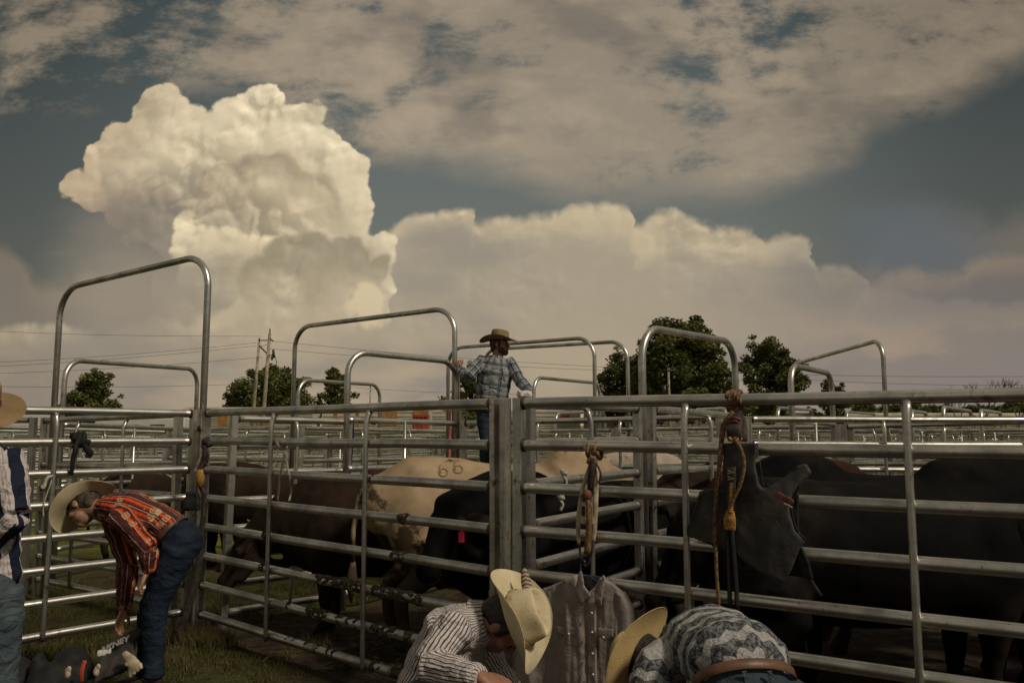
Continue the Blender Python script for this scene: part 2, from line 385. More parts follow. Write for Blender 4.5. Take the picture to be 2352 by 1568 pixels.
# ------------------------------------------------------------------ materials
def mat(name):
    m = bpy.data.materials.new(name); m.use_nodes = True; t = NT(m.node_tree)
    b = t.n['Principled BSDF']
    return m, t, b
def S(b, **k):
    for a, v in k.items():
        a = a.replace('_', ' ')
        b.inputs[a].default_value = v if not (isinstance(v, tuple) and len(v) == 3 and len(b.inputs[a].default_value) == 4) else v+(1,)
def simple(name, col, rough_=.6, metal=0., var=.15, scale=6., bump=.0, bscale=60., spec=.5, bd=.003):
    m, t, b = mat(name); p = t.tc()
    n = t.noise(p, scale, 5, .6)
    c2 = tuple(x*(1-var*1.6) for x in col); c1 = tuple(min(1, x*(1+var)) for x in col)
    t.put(b.inputs['Base Color'], t.mix(t.sstep(n, .3, .7), c2, c1))
    t.put(b.inputs['Roughness'], t.lin(n, .3, .7, rough_+.08, rough_-.08)); S(b, Metallic=metal)
    b.inputs['Specular IOR Level'].default_value = spec
    if bump: t.put(b.inputs['Normal'], t.bump(t.noise(p, bscale, 4, .6), bump, bd))
    return m
def galvanised(name, base=.40, dirt=.35):
    m, t, b = mat(name); p = t.tc()
    oi = t.n.new('ShaderNodeObjectInfo'); geo = t.n.new('ShaderNodeNewGeometry')
    wp = t.v('ADD', geo.outputs['Position'], t.v('SCALE', t.xyz(oi.outputs['Random'], 0., 0.), sc=9.))
    st = t.noise(t.v('MULTIPLY', p, (2.2, 30, 30)), 1.6, 5, .6)
    blot = t.noise(wp, 4.5, 6, .62)
    spk = t.noise(wp, 38, 4, .6)
    c = t.mix(t.sstep(blot, .3, .7), (base*.50, base*.475, base*.43), (base*1.10, base*1.05, base*.94))
    c = t.mix(t.sstep(st, .52, .75, 0, .5), c, (base*.45, base*.43, base*.39))
    c = t.mix(t.sstep(t.noise(wp, 9, 5, .7), .56, .72, 0, dirt*1.9), c, (.07, .052, .036))
    c = t.mix(t.sstep(spk, .64, .72, 0, .6), c, (.05, .045, .04))
    t.put(b.inputs['Base Color'], c)
    t.put(b.inputs['Metallic'], t.sstep(blot, .2, .6, .80, .96))
    t.put(b.inputs['Roughness'], t.lin(t.m('ADD', blot, t.m('MULTIPLY', st, .5)), .5, 1.1, .46, .25))
    t.put(b.inputs['Normal'], t.bump(t.m('ADD', spk, st), .12, .002))
    return m
M = {}
M['galv'] = galvanised('galvanised_tube', .66, .35); M['galv2'] = galvanised('galvanised_tube_dull', .30, .5)
M['zinc'] = galvanised('zinc_post', .72, .5)
M['rust'] = simple('rust', (.075, .038, .022), .85, 0, .4, 40, .4, 120)
M['dark'] = simple('dark_gap', (.012, .011, .010), .9)
def mud_mat():
    m, t, b = mat('dried_mud'); p = t.tc(); n = t.noise(p, 26, 6, .65)
    t.put(b.inputs['Base Color'], t.mix(t.sstep(n, .42, .68), (.024, .016, .010), (.11, .085, .045))); S(b, Roughness=.9)
    t.put(b.inputs['Normal'], t.bump(n, .8, .01)); return m
M['mud'] = mud_mat()
# ------------------------------------------------------------------ ground
GO = Vector((0., 4.55)); GV = Vector((.6, .8)); GN = Vector((.8, -.6))
def GP(n, v): return GO+GN*n+GV*v
def ss(x, a, b):
    t = min(1, max(0, (x-a)/(b-a))); return t*t*(3-2*t)
def gz(x, y):
    return -.03*max(0, min(y, 21)-6)
def ground():
    ys = [-6+i*.5 for i in range(14)]+[1+i*.11 for i in range(110)]
    y = ys[-1]
    while y < 1400: y += .12+(y-13)*.09; ys.append(y)
    xs = [i*.11 for i in range(66)]; x = xs[-1]
    while x < 1200: x += .13+(x-7)*.1; xs.append(x)
    xs = [-q for q in reversed(xs[1:])]+xs
    vs = []
    for yy_ in ys:
        for xx in xs:
            z = gz(xx, yy_)
            if yy_ < 16 and abs(xx) < 12:
                d = Vector((xx, yy_))-GO; inpen = d.dot(GN) > -3.5
                z += mnoise.fractal(Vector((xx*1.1, yy_*1.1, 0)), .9, 2, 4)*.022
                z += mnoise.fractal(Vector((xx*5, yy_*5, 3)), .7, 2, 3)*.010
                z = min(z, gz(xx, yy_)+.03)
            vs.append((xx, yy_, z))
    nx = len(xs); fs = [(j*nx+i, j*nx+i+1, (j+1)*nx+i+1, (j+1)*nx+i) for j in range(len(ys)-1) for i in range(nx-1)]
    mb = MB(); mb.add(vs, fs)
    m, t, b = mat('ground_soil'); p = t.tc(); q = t.sep(p)
    big = t.noise(p, .9, 6, .6); med = t.noise(p, 5, 7, .65); fin = t.noise(p, 42, 5, .7)
    mud = t.mix(t.sstep(med, .35, .65), (.014, .009, .006), (.070, .043, .026))
    mud = t.mix(t.sstep(t.noise(p, 2.2, 5, .6), .56, .72, 0, .75), mud, (.11, .082, .035))
    grs = t.mix(t.sstep(fin, .35, .65), (.030, .032, .008), (.105, .100, .026))
    grs = t.mix(t.sstep(med, .45, .7), grs, (.075, .058, .022))
    far = t.mix(t.sstep(t.noise(p, .25, 5, .6), .4, .6), (.13, .15, .018), (.19, .19, .035))
    d = t.v('SUBTRACT', p, (GO.x, GO.y, 0)); nn = t.v('DOT_PRODUCT', d, (GN.x, GN.y, 0)); vv = t.v('DOT_PRODUCT', d, (GV.x, GV.y, 0))
    jit = t.m('MULTIPLY', t.m('SUBTRACT', big, .5), 3.)
    # worn to mud inside the near pens and in front of the middle post
    pen = t.m('MULTIPLY', t.sstep(t.m('ADD', nn, jit), -3.9, -3.0), t.sstep(vv, -.4, .3))
    fr = t.m('MULTIPLY', t.sstep(t.m('ADD', q[0], jit), -1.7, -.5), t.sstep(vv, .6, -.3, 0., 1.))
    wm = t.m('MAXIMUM', pen, fr); wm = t.m('MAXIMUM', wm, t.sstep(t.m('ADD', big, t.m('MULTIPLY', med, .3)), .62, .76, 0, .8))
    near = t.mix(wm, grs, mud)
    fo = t.sstep(t.m('ADD', q[1], jit), 11, 13.5)
    t.put(b.inputs['Base Color'], t.mix(fo, near, far)); S(b, Roughness=.95); b.inputs['Specular IOR Level'].default_value = .2
    t.put(b.inputs['Normal'], t.bump(t.m('ADD', t.m('ADD', med, t.m('MULTIPLY', t.vor(p, 7, 'SMOOTH_F1', .4), -1.)), t.m('MULTIPLY', fin, .6)), 1., .05))
    mb.build('ground', m, kind='structure')
ground()
M['blade'], t, b = mat('grass_blades'); p = t.tc()
hue = t.noise(p, 3.5, 3, .6); f2 = t.noise(p, 60, 2, .5)
c = t.mix(t.sstep(f2, .35, .65), (.030, .034, .009), (.105, .100, .026)); c = t.mix(t.sstep(hue, .44, .58, 0, .85), c, (.105, .078, .034))
t.put(b.inputs['Base Color'], c); S(b, Roughness=.7); b.inputs['Specular IOR Level'].default_value = .15
def grass():
    r = random.Random(3); vs = []; fs = []
    def blade(x, y, h, w):
        a = r.uniform(0, 6.28); l = r.uniform(.1, .9)*h; z = gz(x, y)-.005
        b_ = len(vs); c, s = math.cos(a), math.sin(a); a2 = r.uniform(0, 6.28); u_, v_ = math.cos(a2)*l, math.sin(a2)*l
        vs.extend([(x-c*w, y-s*w, z), (x+c*w, y+s*w, z), (x+u_*.4+c*w*.6, y+v_*.4+s*w*.6, z+h*.6), (x+u_*.4-c*w*.6, y+v_*.4-s*w*.6, z+h*.6), (x+u_, y+v_, z+h)])
        fs.extend([(b_, b_+1, b_+2, b_+3), (b_+3, b_+2, b_+4)])
    n = 0
    while n < 70000:
        y = r.uniform(3.6, 9.5); x = r.uniform(-.68*y, -.02*y)
        d = Vector((x, y))-GO; inside = d.dot(GV) > .1 and d.dot(GN) > -3.35
        k = mnoise.fractal(Vector((x*1.6, y*1.6, 5)), .8, 2, 3)
        if inside and k < .62: continue
        if k < -.10 + max(0, (x+1.6))*.28: continue
        n += 1; blade(x, y, r.uniform(.012, .055)*(1+1.3*max(-.6, k)), r.uniform(.0015, .0035))
    for k in range(5200):                      # tufts along the feet of the panels
        t_ = r.random(); s_ = r.random()
        A, B = (Vector((-2.6, 6.7)), Vector((-3.9, 5.3))) if s_ < .5 else (Vector((-2.62, 6.6)), Vector((-2.2, 6.25)))
        q_ = A.lerp(B, t_); blade(q_.x+r.gauss(0, .07), q_.y+r.gauss(0, .07), r.uniform(.05, .16), r.uniform(.002, .004))
    mb = MB(); mb.v = vs; mb.f = fs; mb.m = [0]*len(fs)
    mb.build('grass', M['blade'], kind='stuff')
    # far green field beyond the pens shows as colour of the ground; straw lying in the first pen
    mb = MB()
    for k in range(2600):
        x = r.gauss(.0, .55); y = 6.6+r.gauss(0, .5)
        a = r.uniform(0, 3.14); l = r.uniform(.03, .12)
        z = gz(x, y)+r.uniform(.0, .05)+.05*math.exp(-((x)**2+(y-6.6)**2)/.3)
        mb.tube([(x, y, z), (x+l*math.cos(a), y+l*math.sin(a), z+r.uniform(-.01, .02))], .0022, 3, cap=False)
    mb.build('straw', simple('straw_litter', (.20, .16, .05), .8, var=.4, scale=9), kind='stuff')
grass()
# ------------------------------------------------------------------ fence panels
RZ = [.173+.2339*i for i in range(8)]; RR = .030
_cache = {}
def rail_mesh(L, lod):
    k = ('rail', round(L, 2), lod)
    if k in _cache: return _cache[k]
    mb = MB()
    if lod == 0:
        xs = [0, .012, .020, .06, .09]; rs = [RR+.008, RR+.007, RR+.001, RR, RR]; mi = [1, 1, 0, 0]
        for q in range(1, 12): xs.append(.09+(L-.18)*q/12); rs.append(RR*(1+.012*math.sin(q*2.3))); mi.append(0)
        xs += [L-.09, L-.06, L-.020, L-.012, L]; rs += [RR, RR, RR+.001, RR+.007, RR+.008]; mi += [0, 0, 0, 1, 1]
        mb.tube([(x, 0, .0015*math.sin(x*3)) for x in xs], rs, 16, mi)
    else: mb.tube([(0, 0, 0), (.02, 0, 0), (L-.02, 0, 0), (L, 0, 0)], [RR+.004, RR, RR, RR+.004], 10 if lod == 1 else 6, [1, 0, 1])
    _cache[k] = mb.mesh('rail'); [_cache[k].materials.append(q) for q in (M['galv'], M['rust'])]
    return _cache[k]
def post_mesh(lod, kind):
    k = ('post', lod, kind)
    if k in _cache: return _cache[k]
    mb = MB(); H = 1.86
    if kind == 'channel':      # open channel: two flanges and a sunk web
        prof = [(-.060, -.030), (-.020, -.030), (-.020, .014), (.018, .014), (.018, -.030), (.060, -.030), (.060, .030), (-.060, .030)]
    elif kind == 'square': prof = [(-.029, -.029), (.029, -.029), (.029, .029), (-.029, .029)]
    else: prof = [(-.030, -.028), (-.012, -.028), (-.010, -.022), (.010, -.022), (.012, -.028), (.030, -.028), (.030, .028), (-.030, .028)]
    n = len(prof); vs = [(x, y, 0) for x, y in prof]+[(x, y, H) for x, y in prof]
    mb.add(vs, [(i, (i+1) % n, n+(i+1) % n, n+i) for i in range(n)]+[tuple(range(n, 2*n))])
    _cache[k] = mb.mesh('end_post', False); _cache[k].materials.append(M['zinc'])
    if lod == 0:
        bmm = bmesh.new(); bmm.from_mesh(_cache[k]); bmesh.ops.bevel(bmm, geom=[e for e in bmm.edges if abs(e.verts[0].co.z-e.verts[1].co.z) > 1], offset=.004, segments=2, affect='EDGES'); bmm.to_mesh(_cache[k]); bmm.free()
    return _cache[k]
def strut_mesh(lod):
    k = ('strut', lod)
    if k in _cache: return _cache[k]
    mb = MB(); y = -.043; z1 = RZ[-1]
    if lod == 0:
        pts = [(0, -.036, RZ[0]-.03), (0, y, RZ[0]+.01)]+[(0, y, RZ[0]+(z1-RZ[0])*q/8) for q in range(1, 8)]+[(0, y, z1-.13), (0, y+.004, z1-.09), (0, y+.018, z1-.055), (0, -.012, z1-.024)]
        mb.tube(pts, [.017]*(len(pts)-3)+[.018, .021, .024], 10)
    else: mb.tube([(0, y, RZ[0]-.02), (0, y, z1-.10), (0, -.01, z1-.02)], [.016, .016, .02], 6)
    _cache[k] = mb.mesh('strut'); _cache[k].materials.append(M['galv'])
    return _cache[k]
FAR = 'galvanised livestock fence panels of the pens'
MARKS = [(150, 'behind the striped man'), (330, 'below the tall left arch'), (470, 'by the left corner post'), (620, 'below the power poles'), (800, 'left of the central low arch'), (980, 'below the wide tall arch'), (1140, 'below the plaid man'), (1260, 'right of the middle post'), (1440, 'above the cream bull rope'), (1560, 'behind the shiny arch'), (1720, 'left of the amber rope'), (1900, 'behind the vest'), (2060, 'below the tall right arch'), (2220, 'right of the right strut'), (9999, 'by the right edge')]
DEP = [(9, 'first row back'), (12.5, 'second row back'), (16, 'third row back'), (20, 'fourth row back'), (25, 'middle distance'), (30, 'far back'), (36, 'very far back'), (99, 'farthest pens')]
def autolabel(A, B):
    c = (A+B)/2; px = 1176+c.x/c.y*1839; d = (B-A).normalized()
    return 'grey pipe panel running %s, %s, %s' % ('sideways' if abs(d.dot(GN)) > .7 else 'away', next(t_ for k, t_ in DEP if c.y < k), next(t_ for k, t_ in MARKS if px < k))
def panel(A, B, lod=1, label=None, struts=None, kinds=('square', 'square'), skip=(), zoff=(0., 0.), rails=True, flip=False):
    A = Vector(A); B = Vector(B); d = B-A; L = d.length; za = gz(*A)+zoff[0]; zb = gz(*B)+zoff[1]
    e = empty('fence_panel', (A.x, A.y, za), 0, label or autolabel(A, B), 'fence panel', FAR)
    e.rotation_euler = (0, -math.atan2(zb-za, L), math.atan2(d.y, d.x))
    L = math.hypot(L, zb-za)
    w = {'channel': .060, 'square': .029, 'ribbed': .030}
    for i, z in enumerate(RZ):
        if i in skip: continue
        o = link('rail', rail_mesh(L-w[kinds[0]]-w[kinds[1]], lod), parent=e); o.location = (w[kinds[0]], 0, z)
    for x, kd in ((0, kinds[0]), (L, kinds[1])):
        o = link('end_post', post_mesh(lod, kd), parent=e); o.location = (x, 0, -.02)
    for x in (struts if struts is not None else (L*.35, L*.68)):
        o = link('strut', strut_mesh(lod), parent=e); o.location = (x, 0, 0)
        if flip: o.scale = (1, -1, 1)
    return e
def hitpx(px, A, B):
    """distance along AB of the point that stands under image column px"""
    k = (px-1176)/1839.0; A = Vector(A); B = Vector(B); d = B-A
    return (k*A.y-A.x)/(d.x-k*d.y)*d.length
PK = Vector((-2.56, 6.72)); PJ = Vector((-.058, 4.515))
p1 = panel(PK, PJ, 0, 'front fence panel left of the middle post, its lower rails caked with mud', [hitpx(637, PK, PJ), hitpx(855, PK, PJ)], ('ribbed', 'channel'))
QJ = Vector((.040, 4.50)); QE = QJ+Vector((.849, -.527))*3.4
p2 = panel(QJ, QE, 0, 'front fence panel right of the middle post where the vest and ropes hang', [hitpx(1578, QJ, QE), hitpx(2085, QJ, QE)], ('square', 'channel'))
OK_ = Vector((-2.70, 6.84)); OE = OK_+Vector((-.665, -.746))*3.5
p0 = panel(OE, OK_, 0, 'front fence panel at the left behind the man in the red shirt', [hitpx(122, OE, OK_), .9], ('square', 'channel'))
tag(p0, group='front row fence panels'); tag(p1, group='front row fence panels'); tag(p2, group='front row fence panels')
# mud sleeves caked round the lower rails of the middle panel
def sleeve(rail_i, x0, x1, seed):
    r = random.Random(seed); mb = MB(); n = max(4, int((x1-x0)/.012)); vs = []; fs = []; K = 18
    ph = r.uniform(0, 6)
    for i in range(n+1):
        x = x0+(x1-x0)*i/n; e_ = min(1, min(i, n-i)/2.5)
        for k in range(K):
            a = 2*math.pi*k/K
            q = mnoise.fractal(Vector((x*22+seed, math.cos(a)*1.3, math.sin(a)*1.3)), .6, 2.2, 3)
            rad = RR-.003+e_*(.006+.011*q+.004*math.cos(a)) 
            if q < -.25: rad = RR-.003
            vs.append((x+.01*math.sin(a*2+ph)*(1-e_), rad*math.sin(a), RZ[rail_i]+rad*math.cos(a)))
    fs = [(i*K+k, (i+1)*K+k, (i+1)*K+(k+1) % K, i*K+(k+1) % K) for i in range(n) for k in range(K)]
    mb.add(vs, fs); return mb
def mudpx(rail_i, a, b, seed):
    A, B = (PK, PJ); x0, x1 = hitpx(a, A, B), hitpx(b, A, B)
    mb = sleeve(rail_i, x0, x1, seed); o = mb.build('mud', M['mud'], p1)
for i, (ri, a, b) in enumerate([(4, 920, 950), (3, 905, 945), (3, 612, 632), (2, 608, 624), (2, 735, 850), (2, 862, 985), (1, 672, 684), (1, 718, 770), (1, 784, 802), (1, 808, 822), (1, 826, 836), (1, 862, 930), (1, 936, 960), (0, 672, 680), (0, 688, 696), (0, 716, 726), (0, 737, 750), (0, 766, 773), (0, 778, 786), (0, 860, 890), (0, 906, 935), (0, 942, 990), (5, 860, 864)]):
    mudpx(ri, a, b, i*3+1)
# ------------------------------------------------------------------ arches
def arch_path(A, B, zA, zB, rad):
    A3, B3 = Vector((A.x, A.y, gz(*A))), Vector((B.x, B.y, gz(*B)))
    TA, TB = Vector((A.x, A.y, zA)), Vector((B.x, B.y, zB)); h = (TB-TA).normalized(); up = Vector((0, 0, 1))
    pts = [A3, TA-up*rad*1.01]
    for k in range(1, 9):
        s_ = k/9*math.pi/2; pts.append(TA-up*rad*(1-math.sin(s_))+h*rad*(1-math.cos(s_)))
    pts.append(TA+h*rad); pts += [TA.lerp(TB, q) for q in (.35, .5, .65)]; pts.append(TB-h*rad)
    for k in range(1, 9):
        s_ = k/9*math.pi/2; pts.append(TB-h*rad*(1-math.sin(s_))-up*rad*(1-math.cos(s_)))
    pts += [TB-up*rad*1.01, B3]
    return pts
def arch(A, B, hA, hB, label, rails=0, rad=.24, r=RR, lod=0, group='arched gate frames over the alleys'):
    """tube bow over a gate; hA, hB are the heights of its two shoulders"""
    A = Vector(A); B = Vector(B); e = empty('arched_gate', (A.x, A.y, gz(*A)), 0, label, 'gate', group)
    mb = MB(); off = Vector(e.location)
    mb.tube([p-off for p in arch_path(A, B, hA, hB, rad)], r, 14 if lod == 0 else 8); mb.build('arch_frame', M['galv'], e)
    d = B-A; L = d.length; dn = d/L
    zt = gz(*A)-gz(*B)
    for i in range(rails):
        z = RZ[7-i]-.02; q = MB()
        a = Vector((dn.x*.02, dn.y*.02, z)); b = Vector((d.x-dn.x*.02, d.y-dn.y*.02, z-zt))
        m_ = a.lerp(b, .03); n_ = a.lerp(b, .97)
        q.tube([a-Vector((0, 0, .012)), m_, n_, b-Vector((0, 0, .012))], [r*1.15, r*.95, r*.95, r*1.15], 10); q.build('gate_rail', M['galv'], e)
    if rails:
        q = MB(); c = d*.5; q.tube([(c.x, c.y-.04, .16), (c.x, c.y-.04, RZ[7]-.02-zt/2)], .016, 6); q.build('gate_strut', M['galv'], e)
    return e
def archpx(pa, ya, Ya, pb, yb, Yb, label, **k):
    return arch(PL(pa, Ya), PL(pb, Yb), W(pa, ya, Ya).z, W(pb, yb, Yb).z, label, **k)
archpx(122, 664, 8.1, 465, 583, 6.95, 'tall dark arch over the alley at the left, highest of all the arches', rad=.30)
archpx(142, 826, 9.2, 449, 848, 11.6, 'low arch seen through the tall left arch, in front of a bushy tree', rails=7)
archpx(672, 752, 10.6, 1043, 706, 8.95, 'wide tall arch whose right leg the man on the fence holds', rad=.30)
archpx(796, 806, 7.75, 1050, 832, 8.85, 'low arch in front of the wide tall arch, left of the man on the fence', rails=8)
archpx(683, 872, 12.4, 871, 884, 14.2, 'small low arch seen inside the wide tall arch, before the small tree', rails=4)
archpx(1028, 800, 13.1, 1367, 774, 11.5, 'tall arch passing right behind the head of the man on the fence', rad=.3, lod=1)
archpx(1110, 803, 13.9, 1444, 783, 12.1, 'tall arch right of the man, second and slightly lower of the pair', rad=.3, lod=1)
archpx(1226, 866, 12.5, 1378, 880, 14.5, 'low arch just right of the hand of the man on the fence', rails=5, lod=1)
archpx(1477, 750, 6.0, 1692, 786, 7.42, 'thick shiny arch in front of the biggest tree', rad=.26)
archpx(1822, 838, 13.6, 2036, 779, 10.4, 'tall arch at the right rising toward the right against the sky', rad=.26, lod=1)
archpx(1820, 838, 7.9, 1914, 858, 9.1, 'narrow low arch below the tall right arch, before a small tree', rails=6, rad=.2)
for i, (a, ya, Ya, b_, yb, Yb) in enumerate([(1468, 936, 16, 1561, 938, 18), (1668, 938, 13.5, 1600, 940, 17), (1787, 936, 12.5, 1866, 941, 15), (1945, 946, 16, 2010, 950, 19), (2095, 944, 11.5, 2128, 948, 14), (2168, 934, 11.5, 2232, 944, 14.2), (2254, 942, 12, 2300, 948, 15)]):
    archpx(a, ya, Ya, b_, yb, Yb, ['small far arch right of the shiny arch leg under the top rail', 'small far arch beside the amber rope wrap under the top rail', 'small far arch under the narrow low arch leg', 'small far arch left of the right strut, under the tall right arch', 'small narrow far arch just right of the right strut', 'small far arch below the bare trees', 'rightmost small far arch between the top rails'][i], rails=3, rad=.18, lod=1, group='small far arches between the top rails')
archpx(1275, 950, 15, 1390, 944, 17, 'small far arch between the top rails beside the middle post', rails=3, rad=.2, lod=1)
# ------------------------------------------------------------------ the pens behind
def PP(a, b, **k): return panel(a, b, **k)
LA = lambda v: GP(0, v)
xa = LA(.28)
PP((.10, 4.72), (.93, 5.93), lod=0, label='cross panel running back from the middle post to the shiny arch', struts=[.68], kinds=('square', 'ribbed'), flip=False)
PP((1.035, 6.05), (2.09, 7.42), lod=0, label='gate panel standing inside the shiny arch behind the hanging vest', struts=[1.0], kinds=('ribbed', 'ribbed'))
PP((2.24, 7.62), (5.55, 7.45), lod=0, label='long back panel of the right pen behind the big black bull', struts=[1.25, 2.55], kinds=('ribbed', 'square'), zoff=(-.02, -.04))
PP((5.6, 7.44), (8.9, 7.2), lod=1, zoff=(-.04, -.06))
PP((-2.45, 6.95), (-1.62, 7.78), lod=0, label='short panel behind the lowered head of the dark brown bull', struts=[.6], kinds=('square', 'ribbed'), zoff=(-.04, -.04))
PP((-.50, 8.80), (2.0, 7.60), lod=0, label='back panel of the first pen on which the man in plaid stands', struts=[.9, 1.8], kinds=('square', 'square'), zoff=(-.02, 0))
PP((-4.95, 8.5), (-2.9, 7.0), lod=1, label='panel closing the alley under the tall left arch', struts=[.8, 1.7])
PP((-8.2, 8.6), (-5.05, 8.45), lod=1, label='panel at the far left edge behind the striped man', struts=[1, 2.2])
PP((-5.2, 9.1), (-4.9, 8.5), lod=1, struts=[])
cells = []
for j in range(1, 12):                 # lines running away from the camera, and cross lines
    pass
rg = random.Random(21)
def addgrid():
    n0, v0 = 3.32, 3.42; c = 0
    vis = lambda P_: P_.y > 7.6 and abs(P_.x) < P_.y*.72+1.5 and P_.y < 46
    for i in range(-12, 12):
        for j in range(0, 13):
            A = GP(i*n0+.05, j*v0+.25); B = GP((i+1)*n0-.05, j*v0+.25); Cc = GP(i*n0, (j+1)*v0+.20)
            jit = lambda: rg.uniform(-.03, .03)
            if j >= 1 and vis(A) and vis(B) and not (i in (-2, -1, 0) and j == 1):
                if rg.random() < .83 and (A.y > 8.6 or i > 0): PP(A, B, lod=1 if A.y < 16 else 2, zoff=(jit(), jit())); c += 1
            if vis(A) and vis(Cc) and rg.random() < .72 and not (i in (-2, -1, 0) and j == 0):
                PP(A+GV*.05, Cc-GV*.05, lod=1 if A.y < 16 else 2, zoff=(jit(), jit())); c += 1
    return c
NP = addgrid()
print('far panels', NP)
# ------------------------------------------------------------------ trees
def leaf_mat(name, a, b2, c3):
    m, t, b = mat(name); oi = t.attr('pc'); q = t.sep(oi)
    c = t.mix(t.sstep(q[0], .1, .9), a, b2); c = t.mix(t.sstep(q[1], .78, 1., 0, .7), c, c3)
    t.put(b.inputs['Base Color'], c); S(b, Roughness=.6); b.inputs['Specular IOR Level'].default_value = .25
    tr = t.n.new('ShaderNodeBsdfTranslucent'); t.put(tr.inputs[0], c); mx = t.n.new('ShaderNodeMixShader'); mx.inputs[0].default_value = .22
    t.l.new(b.outputs[0], mx.inputs[1]); t.l.new(tr.outputs[0], mx.inputs[2]); t.l.new(mx.outputs[0], t.n['Material Output'].inputs[0]); return m
M['leaf'] = leaf_mat('tree_leaves', (.050, .060, .016), (.155, .160, .042), (.26, .25, .08))
M['bark'] = simple('bark', (.10, .08, .06), .9, 0, .4, 3, .6, 20, bd=.05)
def tree(px, w_px, ytop, Y, label, seed, ybase=985, dens=1., shape='round', leaf=.24, group='trees behind the pens'):
    r = random.Random(seed); x = Y*(px-1176)/1839; zt = W(px, ytop, Y).z; zb = gz(x, Y)-.1; H = zt-zb; Wd = w_px*Y/1839
    e = empty('tree', (x, Y, zb), 0, label, 'tree', group)
    mb = MB(); th = H*.30
    mb.tube([(0, 0, 0), (.1, 0, th*.5), (0, .1, th), (.1, 0, H*.6), (0, 0, H*.85)], [H*.032, H*.026, H*.02, H*.013, H*.004], 8)
    cl = []
    nb = 40
    for k in range(nb):
        a = r.uniform(0, 6.28); f = (k+.5)/nb; z0 = H*(.16+.6*f); 
        prof = {'round': math.sin(math.pi*min(1, .14+f*.86))**.6, 'cone': (1-f)**.7+.12, 'wide': 1.05-f*.75, 'split': .9-.45*f}[shape]
        rr_ = Wd*.47*prof*r.uniform(.75, 1.05)
        tip = Vector((math.cos(a)*rr_, math.sin(a)*rr_, min(z0+H*.16*r.uniform(.6, 1.3), H*.94)))
        mid = tip*.5; mid.z = z0+H*.03
        mb.tube([(0, 0, z0*.85), mid, tip], [H*.010, H*.006, H*.002], 5)
        cl.append((tip, .085*Wd*r.uniform(.6, 1.35))); cl.append((mid.lerp(tip, .5)+Vector((r.gauss(0, .4), r.gauss(0, .4), .3)), .13*Wd*r.uniform(.6, 1.1)))
        if r.random() < .6: cl.append((tip*1.04+Vector((r.gauss(0, .3)*Wd*.12, r.gauss(0, .5), r.gauss(0, .3)*H*.12)), .075*Wd*r.uniform(.6, 1.2)))
        if r.random() < .6: cl.append((mid+Vector((0, 0, H*.05)), .13*Wd))
    cl.append((Vector((0, 0, H*.93)), .07*Wd)); cl.append((Vector((.04*Wd, 0, H*.86)), .11*Wd))
    mb.build('trunk', M['bark'], e)
    V_ = []; F_ = []; A_ = []
    for c, rad in cl:
        n = int(150*dens*min(1.6, (rad/1.1)**1.6)); tone = r.random()
        for q in range(n):
            d = Vector((r.gauss(0, 1), r.gauss(0, 1), r.gauss(0, 1))).normalized()*rad*(r.random()**.38)
            d.z *= .72; p = c+d
            if p.z < H*.06: continue
            u_ = Vector((r.gauss(0, 1), r.gauss(0, 1), r.gauss(0, .6))).normalized(); v_ = u_.cross(Vector((r.gauss(0, 1), r.gauss(0, 1), 1))).normalized()
            s = leaf*r.uniform(.6, 1.25); b_ = len(V_)
            V_ += [p-u_*s, p-v_*s*.45, p+u_*s, p+v_*s*.45]; F_.append((b_, b_+1, b_+2, b_+3))
            g_ = min(1, max(0, tone*.6+r.random()*.4)); A_ += [(g_, r.random(), 0)]*4
    me = bpy.data.meshes.new('crown'); me.from_pydata([tuple(v) for v in V_], [], F_); setattr_vec(me, 'pc', np.array(A_)); me.update()
    link('crown', me, M['leaf'], e)
tree(212, 128, 838, 95, 'bushy tree seen through the low left arch', 1, shape='cone')
tree(160, 60, 893, 96, 'low shrubby tree just left of the bushy tree under the left arch', 12, shape='round', leaf=.22)
tree(622, 200, 838, 105, 'broad round tree behind the two wooden power poles', 2, shape='round', dens=1.5)
tree(770, 110, 838, 110, 'slim ragged tree between the power poles and the man on the fence', 3, shape='cone', dens=.9)
tree(1083, 90, 822, 100, 'dark tree directly behind the man on the fence', 4, shape='round')
tree(1016, 42, 903, 110, 'tiny tree top left of the man on the fence', 5, shape='round', leaf=.2)
tree(1490, 170, 800, 94, 'shrubby tree filling the gap left of the biggest tree', 17, shape='round', dens=1.1)
tree(1565, 285, 728, 88, 'biggest tree, framed by the thick shiny arch', 6, shape='wide', dens=1.7, leaf=.28)
tree(1430, 150, 800, 96, 'ragged tree sloping down left of the biggest tree', 7, shape='cone', dens=.8)
tree(1768, 170, 770, 92, 'second large tree, right of the biggest one with a spiky top', 8, shape='round', dens=1.3)
tree(1905, 90, 868, 100, 'small tree under the narrow right arch', 9, shape='round')
for i, (px, w, y) in enumerate([(1690, 110, 905), (1985, 90, 925), (2040, 80, 928), (2095, 110, 922), (2150, 120, 930), (2235, 110, 930), (2330, 130, 918), (2420, 150, 905)]):
    tree(px, w, y, 118, ['low tree between the two large trees, behind the wagons', 'first low tree right of the small tree, in the tree line behind the wagons', 'low tree left of the tall right arch leg, in the tree line', 'low tree just right of the tall right arch leg, in the tree line', 'low tree left of the right strut top, in the tree line', 'low tree under the bare tree at the right', 'dark low tree at the right edge behind the bare trees', 'tall low-branched tree cut by the right edge'][i], 30+i, shape='round', leaf=.3, group='tree line behind the wagons', dens=.8)
